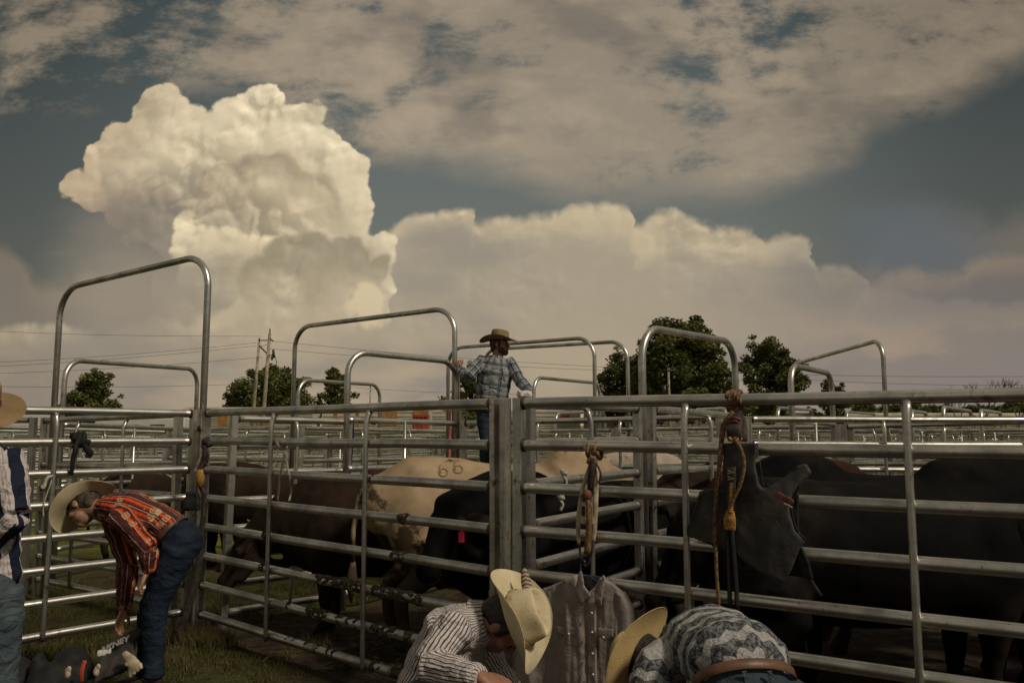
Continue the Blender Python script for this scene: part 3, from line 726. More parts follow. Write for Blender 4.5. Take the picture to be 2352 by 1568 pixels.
def bare(px, ytop, Y, seed, lab):
    r = random.Random(seed); x = Y*(px-1176)/1839; zb = gz(x, Y); H = W(px, ytop, Y).z-zb
    e = empty('bare_tree', (x, Y, zb), 0, lab, 'tree', 'bare trees at the right')
    mb = MB()
    def br(p, d, l, rad, k):
        q = p+d*l; mb.tube([p, p.lerp(q, .5)+Vector((r.gauss(0, .03), 0, 0))*l, q], [rad, rad*.8, rad*.6], 4, cap=False)
        if k == 0: return
        for j in range(3 if k > 1 else 4):
            dd = (d+Vector((r.gauss(0, .36), r.gauss(0, .3), r.uniform(-.05, .3)))).normalized(); br(q, dd, l*r.uniform(.62, .85), rad*.55, k-1)
    br(Vector((0, 0, 0)), Vector((0, 0, 1)), H*.30, H*.02, 4); mb.build('trunk', M['bark'], e)
bare(2258, 853, 85, 1, 'larger bare tree with a fan of fine twigs near the right edge'); bare(2340, 862, 88, 2, 'bare tree cut by the right edge of the picture'); bare(2205, 880, 92, 5, 'smaller low bare tree left of the larger bare one')
# ------------------------------------------------------------------ power poles and wires
M['polewood'] = simple('pole_wood', (.30, .25, .18), .85, 0, .3, 2, .4, 12, bd=.01); M['iron'] = simple('dark_iron', (.04, .04, .04), .5, .6)
def pole(px, ytop, Y, w, label, arms, lean=0.):
    b = PL(px, Y); zt = W(px, ytop, Y).z; zb = gz(*b); e = empty('power_pole', (b.x, Y, zb), 0, label, 'utility pole', 'wooden power poles')
    mb = MB(); H = zt-zb; mb.tube([(-lean, 0, 0), (-lean*.5, 0, H*.5), (0, 0, H)], [w*1.25, w*1.05, w*.8], 10); mb.build('pole', M['polewood'], e)
    q = MB(); q.tube([(0, 0, H-.1), (0, 0, H+.45)], .06, 6)
    for (x0, z0, x1, z1, rr_) in arms: q.tube([(x0, -.05, H+z0), (x1, -.05, H+z1)], rr_, 6)
    q.build('crossarm', M['iron'], e); return e
pole(589, 786, 78, .16, 'shorter left wooden power pole with one drooping arm', [(0, -.3, .9, -1.2, .07), (.9, -1.2, 1.1, -1.5, .09), (.2, -.4, 1.3, -.1, .02)], .5)
e = pole(613, 765, 76, .18, 'taller right wooden power pole with side brackets', [(-1.1, -.7, 0, -.7, .05), (0, -.5, .4, -.8, .06), (0, -2.1, .45, -2.1, .04), (-.6, -3.4, 0, -3.4, .05), (.4, -1.6, .45, -2.4, .12), (.3, -2.2, .3, -2.6, .10)], .5)
q = MB(); zt = W(613, 765, 76).z-gz(0, 76); q.tube([(.5, 0, zt-2), (.75, 0, zt-2.8), (.6, 0, zt-3.6), (.1, 0, zt-4.4)], .035, 5); q.build('riser_cable', M['iron'], e)
pole(1538, 845, 74, .13, 'short wooden pole with a bracket in front of the biggest tree', [(-.8, -.25, .8, -.25, .08), (-.5, -.5, .5, .1, .05), (0, -1.6, -.45, -1.7, .1), (0, 0, 0, -1.7, .06), (-.45, -1.6, -.45, -2.6, .22)])
pole(849, 892, 105, .10, 'thin distant pole inside the small low arch', [(0, -.3, .2, -.3, .04)])
def wire(pts, Y, label, rad=.014):
    P_ = [W(a, b, y) for (a, b), y in zip(pts, Y)]
    mb = MB(); out_ = []
    n = 14*(len(P_)-1)
    for i in range(n+1):
        f = i/n*(len(P_)-1); k = min(int(f), len(P_)-2); t_ = f-k; p = P_[k].lerp(P_[k+1], t_); p.z -= .5*math.sin(math.pi*t_)*(.6); out_.append(p)
    mb.tube(out_, rad, 4); o = mb.build('power_line', M['iron']); tag(o, label, 'wire', 'power lines')
wire([(-250, 748), (600, 772)], (70, 76), 'topmost power line running left from the taller pole')
wire([(-250, 842), (589, 787), ], (60, 78), 'power line sloping down to the left from the shorter pole')
wire([(-250, 852), (589, 794), ], (60, 78), 'second power line just below the one sloping left from the shorter pole')
wire([(-250, 864), (604, 820)], (58, 76), 'low power line to the left bracket of the taller pole')
wire([(-250, 882), (600, 880)], (58, 80), 'lowest nearly level power line left of the poles')
wire([(613, 782), (1538, 850), (2600, 862)], (76, 74, 60), 'long power line from the poles past the man to the right edge')
wire([(613, 800), (1538, 856), (1850, 872), (2600, 880)], (76, 74, 74, 60), 'lower long power line running to the right edge')
wire([(700, 880), (1200, 905)], (100, 90), 'short faint line right of the round tree')
# ------------------------------------------------------------------ goods wagons
M['cream'] = simple('cream_wagon_paint', (.46, .42, .33), .6, 0, .12, .6, .2, 8)
M['cream2'] = simple('cream_wagon_paint_dull', (.38, .34, .26), .7, 0, .2, .6)
M['orange'] = simple('orange_paint', (.32, .155, .045), .55, 0, .25, 1.2); M['redp'] = simple('red_paint', (.36, .05, .02), .5)
M['black'] = simple('black_paint', (.015, .015, .015), .5)
def textmesh(body, size, thick=.01, bold=False):
    cu = bpy.data.curves.new('t', 'FONT'); cu.body = body; cu.size = size; cu.extrude = thick; cu.align_x = 'CENTER'; cu.align_y = 'CENTER'
    if bold: cu.offset = size*.02
    o = bpy.data.objects.new('t', cu); COL.objects.link(o); dg = bpy.context.evaluated_depsgraph_get(); dg.update()
    me = bpy.data.meshes.new_from_object(o.evaluated_get(dg)); bpy.data.objects.remove(o); me.materials.clear(); return me
wr = random.Random(5)
def wagon(x, y, L, H, label, marks, ybase, mt='cream', rot=0.):
    e = empty('goods_wagon', (x, y, ybase), rot, label, 'railway wagon', 'goods wagons standing beyond the pens')
    mb = MB(); mb.box((0, 0, .9+H/2), (L, 2.9, H)); n = int(H/.28)
    for i in range(n): mb.box((0, -1.5, 1.0+i*.28), (L-.4, .10, .10))
    mb.build('wagon_body', M[mt], e, smooth=False)
    q = MB(); q.box((0, 0, .9+H+.09), (L-.1, 3.0, .18)); q.tube([(-L/2, 0, .9+H+.12), (L/2, 0, .9+H+.12)], 1.2, 12, flat=.3, side=(0, 1, 0)); q.build('roof', M['cream2'], e, smooth=False)
    q = MB(); q.box((0, 0, .72), (L-.6, 2.4, .3)); q.build('underframe', M['black'], e, smooth=False)
    for sx in (-1, 1):
        q = MB()
        for w_ in (-.9, .9): q.tube([(sx*(L/2-2.2)+w_, -1., .42), (sx*(L/2-2.2)+w_, 1., .42)], .44, 14)
        q.box((sx*(L/2-2.2), -1.05, .5), (2.2, .12, .3)); q.build('wheel_truck', M['black'], e, smooth=False)
    for (mx, mw, mz, mh, mm) in marks:
        q = MB(); q.box((mx, -1.57, .9+mz), (mw, .06, mh)); q.build('paint_panel', M[mm], e, smooth=False)
    return e
Yw = 100.; zb = -.75
def wx(px): return Yw*(px-1176)/1839
L = 16.6; k = 0
edges = [420, 735, 1035, 1340, 1650, 1960, 2270, 2580]
names = ['cream ribbed goods wagon at the left with large orange panel and dark letters', 'cream goods wagon with wide orange bands, left of the man on the fence', 'cream goods wagon behind the man on the fence, two small red marks', 'tan goods wagon with orange lettering band behind the thick shiny arch', 'cream goods wagon under the second large tree', 'tan goods wagon beside the small right tree with orange stakes', 'tan goods wagon at the right edge before the bare trees']
mk = {0: [(wx(522)-wx(577), 1.0*1.1, 1.9, 3.0, 'orange'), (wx(617)-wx(577), 2.05, 1.9, 3.0, 'orange')],
      1: [(-6.0, .35, 1.9, 3.0, 'orange'), (-3.3, .30, 1.9, 3.0, 'orange'), (0.6, 1.9, 2.3, 1.7, 'orange'), (4.5, 1.8, 2.0, 2.6, 'orange'), (5.7, .5, 2.0, 3.2, 'cream')],
      2: [(-1.0, .32, 2.2, 1.2, 'redp'), (.9, .30, 2.2, 1.2, 'redp'), (6.0, 1.1, 2.3, 1.0, 'redp')],
      3: [(-4.5, 2.4, 2.4, .5, 'orange'), (0, .3, 1.8, 1.2, 'orange'), (2.6, .3, 1.8, 1.2, 'orange')],
      4: [(1.5, 1.1, 1.9, 1.5, 'orange'), (4.6, 2.0, 2.0, 1., 'orange'), (-5, .3, 1.8, 1.8, 'orange')],
      5: [(i*1.5-7, .12, 1.6, 2.0, 'orange') for i in range(10)]+[(4.6, 2.4, 2., 1.0, 'orange')],
      6: [(i*1.4-7, .12, 1.6, 2.0, 'orange') for i in range(6)]}
for i in range(7):
    a, b_ = wx(edges[i]), wx(edges[i+1]); htop = (3.0 if i < 3 else 2.6)
    w_ = wagon((a+b_)/2, Yw+i*.8, (b_-a)-.7, htop+(.25 if i == 0 else 0), names[i], mk[i], zb, 'cream' if i in (0, 1, 2, 4) else 'cream2')
    if i == 0:
        for s_, lx in (('C', -.45), ('TX', .45)):
            me = textmesh(s_, 1.1, .02, True); o = link('lettering', me, M['black'], w_); o.location = (wx(617+lx*26)-wx(577), -1.63, .9+2.35); o.rotation_euler = (R(90), 0, 0)
# ------------------------------------------------------------------ trailers, trucks and a container
M['white'] = simple('white_vehicle_paint', (.55, .53, .47), .45, 0, .06, .8); M['glass'] = simple('dark_glass', (.02, .025, .03), .15)
M['chrome'] = simple('bare_aluminium', (.4, .4, .4), .35, .8)
def trailer(px0, px1, y0, Y, label, doors=(), wins=(), cat='trailer', rz=0., extra=None, mt='white'):
    a = PL(px0, Y); b_ = PL(px1, Y); L_ = b_.x-a.x; zb_ = gz(0, Y); H = W(px0, y0, Y).z-zb_
    e = empty('horse_trailer' if cat == 'trailer' else cat.replace(' ', '_'), ((a.x+b_.x)/2, Y, zb_), rz, label, cat, 'white trailers and trucks beyond the pens')
    mb = MB(); mb.box((0, 1.1, .45+(H-.45)/2), (L_, 2.2, H-.45)); me = mb.mesh('trailer_body', False); bm_ = bmesh.new(); bm_.from_mesh(me); bmesh.ops.bevel(bm_, geom=bm_.edges[:], offset=.09, segments=3, affect='EDGES'); bm_.to_mesh(me); bm_.free(); link('trailer_body', me, M[mt], e)
    for (dx, dw, z0, z1) in doors:
        q = MB(); q.box((L_*(dx-.5), -.012, (z0+z1)/2), (dw, .03, z1-z0)); q.build('door', M['black'], e, smooth=False)
    for (dx, dw, z0, z1) in wins:
        q = MB(); q.box((L_*(dx-.5), -.012, (z0+z1)/2), (dw, .035, z1-z0)); f = q.build('window', M['cream2'], e, smooth=False)
        q = MB(); q.box((L_*(dx-.5), -.035, (z0+z1)/2), (dw-.12, .02, z1-z0-.12)); q.build('pane', M['glass'], f, smooth=False)
    for sx in (-.28, .22):
        q = MB(); q.tube([(L_*sx, .02, .36), (L_*sx, .28, .36)], .36, 18); wv = q.build('wheel', M['black'], e)
        q = MB(); q.tube([(L_*sx, -.005, .36), (L_*sx, .03, .36)], .17, 12); q.build('rim', M['chrome'], wv)
    return e
trailer(215, 425, 958, 42, 'long white trailer with two dark doorways behind the people at the left', doors=[(.42, .75, .5, 2.15), (.70, .75, .5, 2.15)], wins=[(.90, .55, 1.3, 1.85), (.12, 1.2, 1.5, 1.9), (.25, .5, 1.4, 1.8)])
trailer(205, 262, 975, 38, 'short beige trailer at the left beside the long white one', wins=[(.5, .7, 1.3, 1.6)], mt='cream')
trailer(925, 1082, 1002, 46, 'white trailer with a row of small square windows left of the man on the fence', wins=[(.12, .28, 1.1, 1.4), (.38, .22, 1.15, 1.4), (.62, .22, 1.1, 1.4), (.82, .22, 1.1, 1.4)])
trailer(1770, 1865, 1012, 52, 'white trailer low behind the rails at the right', wins=[(.3, .5, .9, 1.3), (.7, .5, .9, 1.3)])
trailer(2130, 2220, 1010, 55, 'white pickup bed and cab among the far pens at the right', wins=[(.3, .8, .9, 1.3)], cat='truck')
def container(px0, px1, y0, Y, mt, label):
    a = PL(px0, Y); b_ = PL(px1, Y); zb_ = gz(0, Y); H = W(px0, y0, Y).z-zb_; e = empty('shipping_container', ((a.x+b_.x)/2, Y, zb_), 0, label, 'container')
    mb = MB(); Lc = b_.x-a.x; mb.box((0, .8, H/2), (Lc, 1.6, H))
    for i in range(int(Lc/.3)): mb.box((-Lc/2+.15+i*.3, -.03, H/2), (.14, .06, H-.2))
    mb.build('container_wall', M[mt], e, smooth=False)
    q = MB()
    for z in (.08, H-.08): q.box((0, -.05, z), (Lc+.05, .14, .16))
    q.build('container_frame', M[mt], e, smooth=False)
container(948, 982, 952, 60, 'redp', 'bright red container with ribbed side beside the orange wagon')
container(20, 92, 990, 34, 'rust', 'rust brown horse box behind the striped man')
# ------------------------------------------------------------------ bulls
def hide(name, a, b2, c3=None, dirt=None, rg_=.55, soc='Object', spots=None):
    m, t, b = mat(name); p = t.tc(); n = t.noise(p, 2.6, 6, .6); f = t.noise(t.v('MULTIPLY', p, (30, 30, 90)), 3, 4, .6)
    c = t.mix(t.sstep(n, .35, .65), a, b2)
    if c3: c = t.mix(t.sstep(t.noise(p, 1.4, 4, .6), .5, .62), c, c3)
    if dirt:
        z = t.sep(p)[2]
        d = t.sstep(t.m('ADD', t.noise(p, 3.6, 7, .68), t.sstep(z, 1.3, .35, -.10, .16)), .475, .56, 0, .93); c = t.mix(d, c, dirt)
    c = t.mix(t.sstep(f, .5, .8, 0, .25), c, (.0, .0, .0)); t.put(b.inputs['Base Color'], c); S(b, Roughness=.8)
    b.inputs['Specular IOR Level'].default_value = .07; b.inputs['Sheen Weight'].default_value = .0; b.inputs['Sheen Roughness'].default_value = .4
    t.put(b.inputs['Normal'], t.bump(t.m('ADD', f, t.m('MULTIPLY', t.noise(p, 14, 4, .5), .7)), .35, .008)); return m
M['tan'] = hide('tan_hide', (.27, .19, .11), (.40, .295, .185), (.33, .235, .14), (.042, .028, .017))
M['blackhide'] = hide('black_hide', (.0035, .003, .003), (.007, .006, .006), (.016, .012, .009))
M['dkbrown'] = hide('dark_brown_hide', (.016, .010, .007), (.032, .020, .013))
M['redbrown'] = hide('red_brown_hide', (.030, .013, .009), (.055, .024, .015)); M['palehide'] = hide('pale_hide', (.36, .28, .22), (.46, .38, .31), None, (.2, .13, .09))
M['horn'] = simple('horn', (.22, .17, .11), .5, 0, .3, 8); M['pinkear'] = simple('ear_skin', (.20, .08, .05), .6); M['tagpink'] = simple('pink_tag', (.75, .02, .09), .4, var=.05)
M['eye'] = simple('wet_eye', (.01, .008, .006), .1)
def bull_mesh(kind):
    mb = MB()
    # trunk: deep chest, hump, tucked flank, square rump
    sp = [(-1.02, .98, .20, .24), (-.88, 1.00, .27, .33), (-.6, .985, .31, .37), (-.3, .94, .34, .39), (0, .92, .35, .40), (.3, .93, .33, .42), (.55, .96, .29, .44), (.78, .97, .24, .38)]
    mb.loft([(x, 0, z) for x, z, w, h in sp], [h for *_, h in sp], 20, side=(0, 0, 1), flat=[w/h for x, z, w, h in sp])
    mb.ell((.52, 0, 1.26), (.36, .13, .22)); mb.ell((.30, 0, 1.20), (.40, .12, .15)); mb.ell((-.62, 0, 1.20), (.40, .20, .15)); mb.ell((-.2, 0, 1.16), (.5, .17, .13))
    for s in (-1, 1):
        mb.ell((-.74, s*.17, .88), (.30, .16, .34)); mb.ell((.50, s*.20, .86), (.22, .13, .34)); mb.ell((-.80, s*.15, 1.20), (.13, .09, .10))
        # hind leg: stifle forward, hock back, vertical shank
        mb.tube([(-.72, s*.20, .80), (-.64, s*.22, .62), (-.80, s*.21, .47), (-.90, s*.20, .40)], [.19, .145, .085, .062], 12)
        mb.tube([(-.90, s*.20, .42), (-.88, s*.20, .25), (-.84, s*.20, .12)], [.058, .043, .048], 12); mb.tube([(-.84, s*.20, .13), (-.79, s*.20, .07), (-.77, s*.20, .0)], [.05, .062, .068], 12)
        mb.tube([(.50, s*.17, .80), (.52, s*.18, .60), (.50, s*.18, .42)], [.15, .095, .065], 12); mb.tube([(.50, s*.18, .44), (.50, s*.18, .38), (.49, s*.18, .22), (.50, s*.18, .12)], [.064, .062, .042, .048], 12)
        mb.tube([(.50, s*.18, .13), (.54, s*.18, .07), (.56, s*.18, 0)], [.05, .062, .068], 12)
    mb.ell((-.1, 0, .60), (.34, .12, .09)); mb.tube([(-.52, 0, .58), (-.55, 0, .42)], [.075, .085], 10)
    if kind == 'low': n0, poll, muz = Vector((.70, 0, 1.06)), Vector((1.22, 0, .86)), Vector((1.50, 0, .42))
    elif kind == 'mid': n0, poll, muz = Vector((.70, 0, 1.12)), Vector((1.20, 0, 1.24)), Vector((1.46, 0, .80))
    else: n0, poll, muz = Vector((.72, 0, 1.10)), Vector((1.24, 0, 1.28)), Vector((1.66, 0, 1.02))
    mb.loft([n0+Vector((-.12, 0, 0)), n0.lerp(poll, .4)+Vector((0, 0, .05)), n0.lerp(poll, .85)], [.36, .29, .20], 16, side=(0, 0, 1), flat=[.68, .66, .72])
    mb.tube([n0+Vector((.05, 0, -.36)), n0.lerp(poll, .5)+Vector((0, 0, -.34)), poll+Vector((-.02, 0, -.22))], [.06, .05, .04], 8)     # dewlap
    hd = (muz-poll).normalized(); sd = Vector((0, 1, 0)); up = sd.cross(hd)*-1
    if up.z < 0: up = -up
    fl = muz-poll; L = fl.length
    mb.loft([poll, poll+fl*.3, poll+fl*.6, muz-hd*.06], [.125, .125, .092, .085], 14, side=(0, 1, 0), flat=[1.15, 1.12, 1.0, .9])
    mb.ell(poll+up*.05, (.11, .13, .09)); mb.ell(muz-hd*.05-up*.0, (.09, .095, .085)); mb.tube([poll+fl*.2-up*.13, muz-hd*.12-up*.08], [.07, .05], 10)
    for s in (-1, 1): mb.ell(poll+fl*.28+sd*s*.115+up*.03, (.045, .03, .04))
    me = fuse(mb, .022, 5); rough(me, .012, 5, 2, octv=2)
    Rm = dict(poll=poll, muz=muz, hd=hd, up=up, fl=fl)
    # small parts
    P_ = {}
    for s in (-1, 1):
        q = MB(); b0 = poll+sd*s*.10+up*.06-hd*.01
        q.tube([b0, b0+sd*s*.09+up*.02, b0+sd*s*.17+up*.09, b0+sd*s*.19+up*.17], [.034, .030, .020, .006], 10); P_['horn%d' % s] = q.mesh('horn')
        q = MB(); e0 = poll+sd*s*.12-hd*-.05-up*.02; tip = e0+sd*s*.21-up*.06
        rot = Matrix((( (tip-e0).normalized()), hd, (tip-e0).normalized().cross(hd))).transposed()
        q.ell(e0.lerp(tip, .5), (.12, .055, .018), rot); P_['ear%d' % s] = q.mesh('ear')
        q = MB(); q.ell(poll+fl*.27+sd*s*.125+up*.045, (.018, .014, .018)); P_['eye%d' % s] = q.mesh('eye')
    q = MB(); q.tube([(-1.10, 0, 1.16), (-1.19, .01, 1.05), (-1.22, .02, .8), (-1.20, .03, .55)], [.035, .028, .018, .014], 8); q.tube([(-1.20, .03, .58), (-1.20, .03, .45), (-1.19, .035, .30)], [.015, .045, .008], 8); P_['tail'] = q.mesh('tail')
    return me, P_, Rm
BM = {k: bull_mesh(k) for k in ('low', 'mid', 'up')}
def bull(x, y, deg, kind, mt, label, s=1., group=None, tilt=0., earm=None, horn=True, zoff=0., rump=None):
    me, P_, Rm = BM[kind]; e = empty('bull', (x, y, gz(x, y)+zoff), R(deg), label, 'bull', group); e.scale = (s, s, s); e.rotation_euler = (0, R(tilt), R(deg))
    def part(nm, me_, m_, par=e):
        if not len(me_.materials): me_.materials.append(M['dkbrown'])
        o = link(nm, me_, None, par); o.material_slots[0].link = 'OBJECT'; o.material_slots[0].material = M[m_]; return o
    part('body', me, mt)
    for k in (-1, 1):
        if horn: part('horn', P_['horn%d' % k], 'horn')
        part('ear', P_['ear%d' % k], earm or mt); part('eye', P_['eye%d' % k], 'eye')
    part('tail', P_['tail'], mt)
    return e, Rm
bull(-1.05, 6.75, 178, 'low', 'dkbrown', 'dark brown bull with lowered head at the left of the first pen', .90)
tb, _ = bull(-.05, 6.50, 23, 'low', 'tan', 'tan bull branded 66, mud stained, seen from its rump in the first pen', 1.05, tilt=4.)
bb, Rm = bull(.44, 6.02, 224, 'mid', 'blackhide', 'black bull with a pink ear tag in front of the tan bull', .93, earm='dkbrown', horn=False)
bull(1.15, 7.05, 30, 'up', 'dkbrown', 'dark brown bull at the back right corner of the first pen, behind the shiny arch', .92)
bull(2.15, 4.74, 2, 'up', 'blackhide', 'big black bull filling the right pen behind the hanging vest', 1.03, horn=False)
bull(3.0, 6.35, 178, 'up', 'redbrown', 'red brown bull whose back shows above the big black bull', .97, earm='pinkear')
bull(2.5, 5.55, 176, 'low', 'blackhide', 'black bull hidden behind the big black bull, its legs under its belly', 1.02, horn=False)
bull(3.95, 4.75, 8, 'low', 'blackhide', 'third black bull crowding against the right edge', 1.02, horn=False)
bull(4.9, 5.6, 170, 'mid', 'blackhide', 'second black bull at the right edge of the right pen', 1.0, horn=False)
bull(2.2, 9.3, 175, 'up', 'palehide', 'pale pinkish bull behind the pen gate with the shiny arch', 1.0)
bull(-4.4, 10.6, 8, 'up', 'dkbrown', 'dark bull in the left pens, seen above the left middle rails', .9)
bull(-3.1, 10.2, 172, 'mid', 'dkbrown', 'dark brown bull in the left pens behind the thin strut', .88)
bull(-5.8, 15.0, 175, 'up', 'redbrown', 'small far red bull on the green strip at the left', .9)
bull(-1.4, 12.5, 12, 'mid', 'redbrown', 'red bull behind the tan bull in the second row of pens', .9)
bull(.9, 12.2, 180, 'up', 'redbrown', 'red bull between the pens behind the hanging bull rope', .9)
bull(11.6, 20.3, 10, 'up', 'palehide', 'white bull far off among the right pens', 1.05)
bull(8.9, 19.5, 190, 'up', 'palehide', 'pale bull far off left of the white one', .9)
bull(9.2, 16.2, 190, 'up', 'redbrown', 'red bull far off among the right pens', .9)
bull(13.9, 22.3, 0, 'up', 'blackhide', 'black bull far off at the right edge of the pens', 1.)
# brand on the tan bull's hip: raised ridges lying on the hide
def on_hide(me, mw, px, py, Y0=4.8):
    o = camo.location.copy(); o = Vector((0, 0, HC)); d = ray(px, py).normalized(); inv = mw.inverted()
    bvh = bull_bvh
    loc, n_, i_, dist = bvh.ray_cast(inv @ o, (inv.to_3x3() @ d).normalized()); return (loc, n_)
from mathutils.bvhtree import BVHTree
bpy.context.view_layer.update()
meU = BM['low'][0]; bull_bvh = BVHTree.FromPolygons([v.co for v in meU.vertices], [p.vertices for p in meU.polygons])
mw = tb.matrix_world.copy()
M['brand'] = simple('scarred_hide', (.24, .16, .09), .7)
def brandstroke(pts):
    q = []
    for a, b_ in pts:
        l, n_ = on_hide(meU, mw, a, b_)
        if l is not None: q.append(l+n_*.002)
    if len(q) > 3:
        mb = MB(); mb.tube(q, .0055, 6); mb.build('brand_mark', M['brand'], tb)
def six(cx, cy, s):
    pts = [(cx-6*s+1*s, cy-15*s)]
    for k in range(0, 8): a = R(200-k*5); pts.append((cx-7*s+k*-.3*s*(1 if k < 4 else -1), cy-13*s+k*2.0*s))
    brandstroke(pts)
    brandstroke([(cx+9*s*math.cos(R(a)), cy+7.5*s*math.sin(R(a))) for a in range(170, 540, 24)])
six(1018, 1085, 1.15); six(1052, 1078, 1.15)
# pink ear tag of the black bull, hanging below its ear
meM = BM['mid'][0]; bvm = BVHTree.FromPolygons([v.co for v in meM.vertices], [p.vertices for p in meM.polygons]); mb_ = bb.matrix_world.copy(); iv = mb_.inverted(); d_ = ray(1060, 1226).normalized()
lc, ln, _, _ = bvm.ray_cast(iv @ Vector((0, 0, HC)), (iv.to_3x3() @ d_).normalized())
if lc is None: lc = Rm['poll']; ln = Vector((0, -1, 0))
tw = mb_ @ lc-d_*.07; tl = iv @ tw; dz = (iv.to_3x3() @ d_).normalized()
q = MB(); Rt_ = Matrix.Rotation(math.atan2(dz.y, dz.x), 3, 'Z'); q.box((0, 0, -.02), (.006, .040, .070), rot=Rt_); q.box((0, 0, .024), (.007, .018, .03), rot=Rt_)
o = q.build('ear_tag', M['tagpink'], bb, smooth=False); o.location = tl
q = MB(); q.tube([tl+Vector((0, 0, .03)), tl+Vector((0, 0, .07))-ln*-.0, lc+Vector((0, 0, .10))], [.006, .03, .05], 10, flat=.4); q.build('ear', M['dkbrown'], bb)
# ------------------------------------------------------------------ people
def skin(name, c):
    m, t, b = mat(name); p = t.tc(); n = t.noise(p, 30, 5, .6)
    t.put(b.inputs['Base Color'], t.mix(t.sstep(n, .35, .7), tuple(q*.8 for q in c), c)); S(b, Roughness=.5); b.inputs['Subsurface Weight'].default_value = .06
    b.inputs['Subsurface Radius'].default_value = (.01, .004, .002); t.put(b.inputs['Normal'], t.bump(t.noise(p, 90, 3, .5), .15, .002)); return m
M['skin'] = skin('skin_tanned', (.29, .135, .08)); M['skin2'] = skin('skin_light', (.36, .19, .12)); M['hair'] = simple('dark_hair', (.018, .012, .009), .6, 0, .4, 60, .7, 180, bd=.004)
M['hairb'] = simple('brown_hair', (.05, .028, .015), .6, 0, .4, 60, .7, 180, bd=.004)
M['leather'] = simple('brown_leather', (.10, .045, .022), .5, 0, .25, 20, .3, 90); M['leatherd'] = simple('dark_leather', (.035, .02, .012), .5, 0, .3, 14, .4, 70)
M['leather_or'] = simple('orange_leather', (.13, .055, .028), .5, 0, .2, 14, .3, 80)
def denim(name, a, b2):
    m, t, b = mat(name); p = t.tc(); n = t.noise(p, 7, 6, .6); w = t.noise(t.v('MULTIPLY', p, (160, 160, 30)), 3, 2, .5)
    fold = t.noise(t.v('MULTIPLY', p, (5, 5, 8)), 1.7, 5, .6, .9)
    c = t.mix(t.sstep(n, .35, .65), a, b2); c = t.mix(t.sstep(w, .4, .7, 0, .25), c, tuple(min(1, q*2.0+.01) for q in b2))
    t.put(b.inputs['Base Color'], c); S(b, Roughness=.85); b.inputs['Specular IOR Level'].default_value = .15
    t.put(b.inputs['Normal'], t.bump(fold, .75, .035, t.bump(w, .2, .002))); return m
M['denim'] = denim('dark_blue_denim', (.007, .011, .020), (.015, .024, .040)); M['denim2'] = denim('faded_blue_denim', (.042, .058, .068), (.078, .098, .108)); M['denim3'] = denim('mid_blue_denim', (.018, .027, .038), (.038, .050, .062))
def cloth_mat(name, fn, fold=1., rough_=.85):
    m, t, b = mat(name); a = t.sep(t.attr('pc')); p = t.tc()
    c = fn(t, a[0], a[1], a[2], p)
    f1 = t.noise(t.v('MULTIPLY', p, (5, 5, 6)), 1.8, 4, .55, .8); f2 = t.noise(p, 22, 4, .6, .5)
    t.put(b.inputs['Base Color'], c); S(b, Roughness=rough_); b.inputs['Specular IOR Level'].default_value = .15
    t.put(b.inputs['Normal'], t.bump(t.m('ADD', f1, t.m('MULTIPLY', f2, .25)), .9*fold, .05)); return m
def tri(t, x, per): return t.m('MULTIPLY', t.m('PINGPONG', t.m('DIVIDE', x, per), .5), 2.)
def wob(t, p, x, amp, sc=6): return t.m('ADD', x, t.m('MULTIPLY', t.m('SUBTRACT', t.noise(p, sc, 3, .5), .5), amp))
def c_pin(t, l, a, i, p):
    x = wob(t, p, a, .030, 9); s = tri(t, x, .0150)
    base = t.mix(t.noise(p, 5, 3, .5), (.46, .42, .40), (.62, .57, .55)); return t.mix(t.sstep(s, .56, .72), base, (.10, .065, .052))
def c_wide(t, l, a, i, p):
    x = wob(t, p, a, .06, 5); s = tri(t, x, .105); fn = tri(t, x, .012)
    c = t.mix(t.sstep(s, .42, .47), (.50, .45, .43), (.014, .018, .036)); thin = t.m('MULTIPLY', t.sstep(fn, .62, .7), t.m('MULTIPLY', t.sstep(s, .0, .04, 1, 1), t.sstep(s, .26, .30, 1, 0)))
    return t.mix(t.m('MULTIPLY', thin, .45), c, (.22, .10, .09))
def c_plaid(t, l, a, i, p):
    x = wob(t, p, a, .02, 7); y = wob(t, p, l, .02, 7)
    base = t.mix(t.sstep(tri(t, y, .11), .45, .55), (.32, .315, .30), (.19, .20, .20)); base = t.mix(t.sstep(tri(t, x, .105), .3, .4, 0, .35), base, (.15, .175, .19))
    c = t.mix(t.sstep(tri(t, x, .105), .84, .90, 0, .92), base, (.018, .024, .05)); c = t.mix(t.sstep(tri(t, t.m('ADD', x, .018), .105), .9, .95, 0, .8), c, (.03, .035, .07))
    c = t.mix(t.sstep(tri(t, y, .11), .86, .92, 0, .75), c, (.04, .055, .085)); return t.mix(t.sstep(tri(t, t.m('ADD', y, .025), .11), .93, .97, 0, .6), c, (.60, .60, .56))
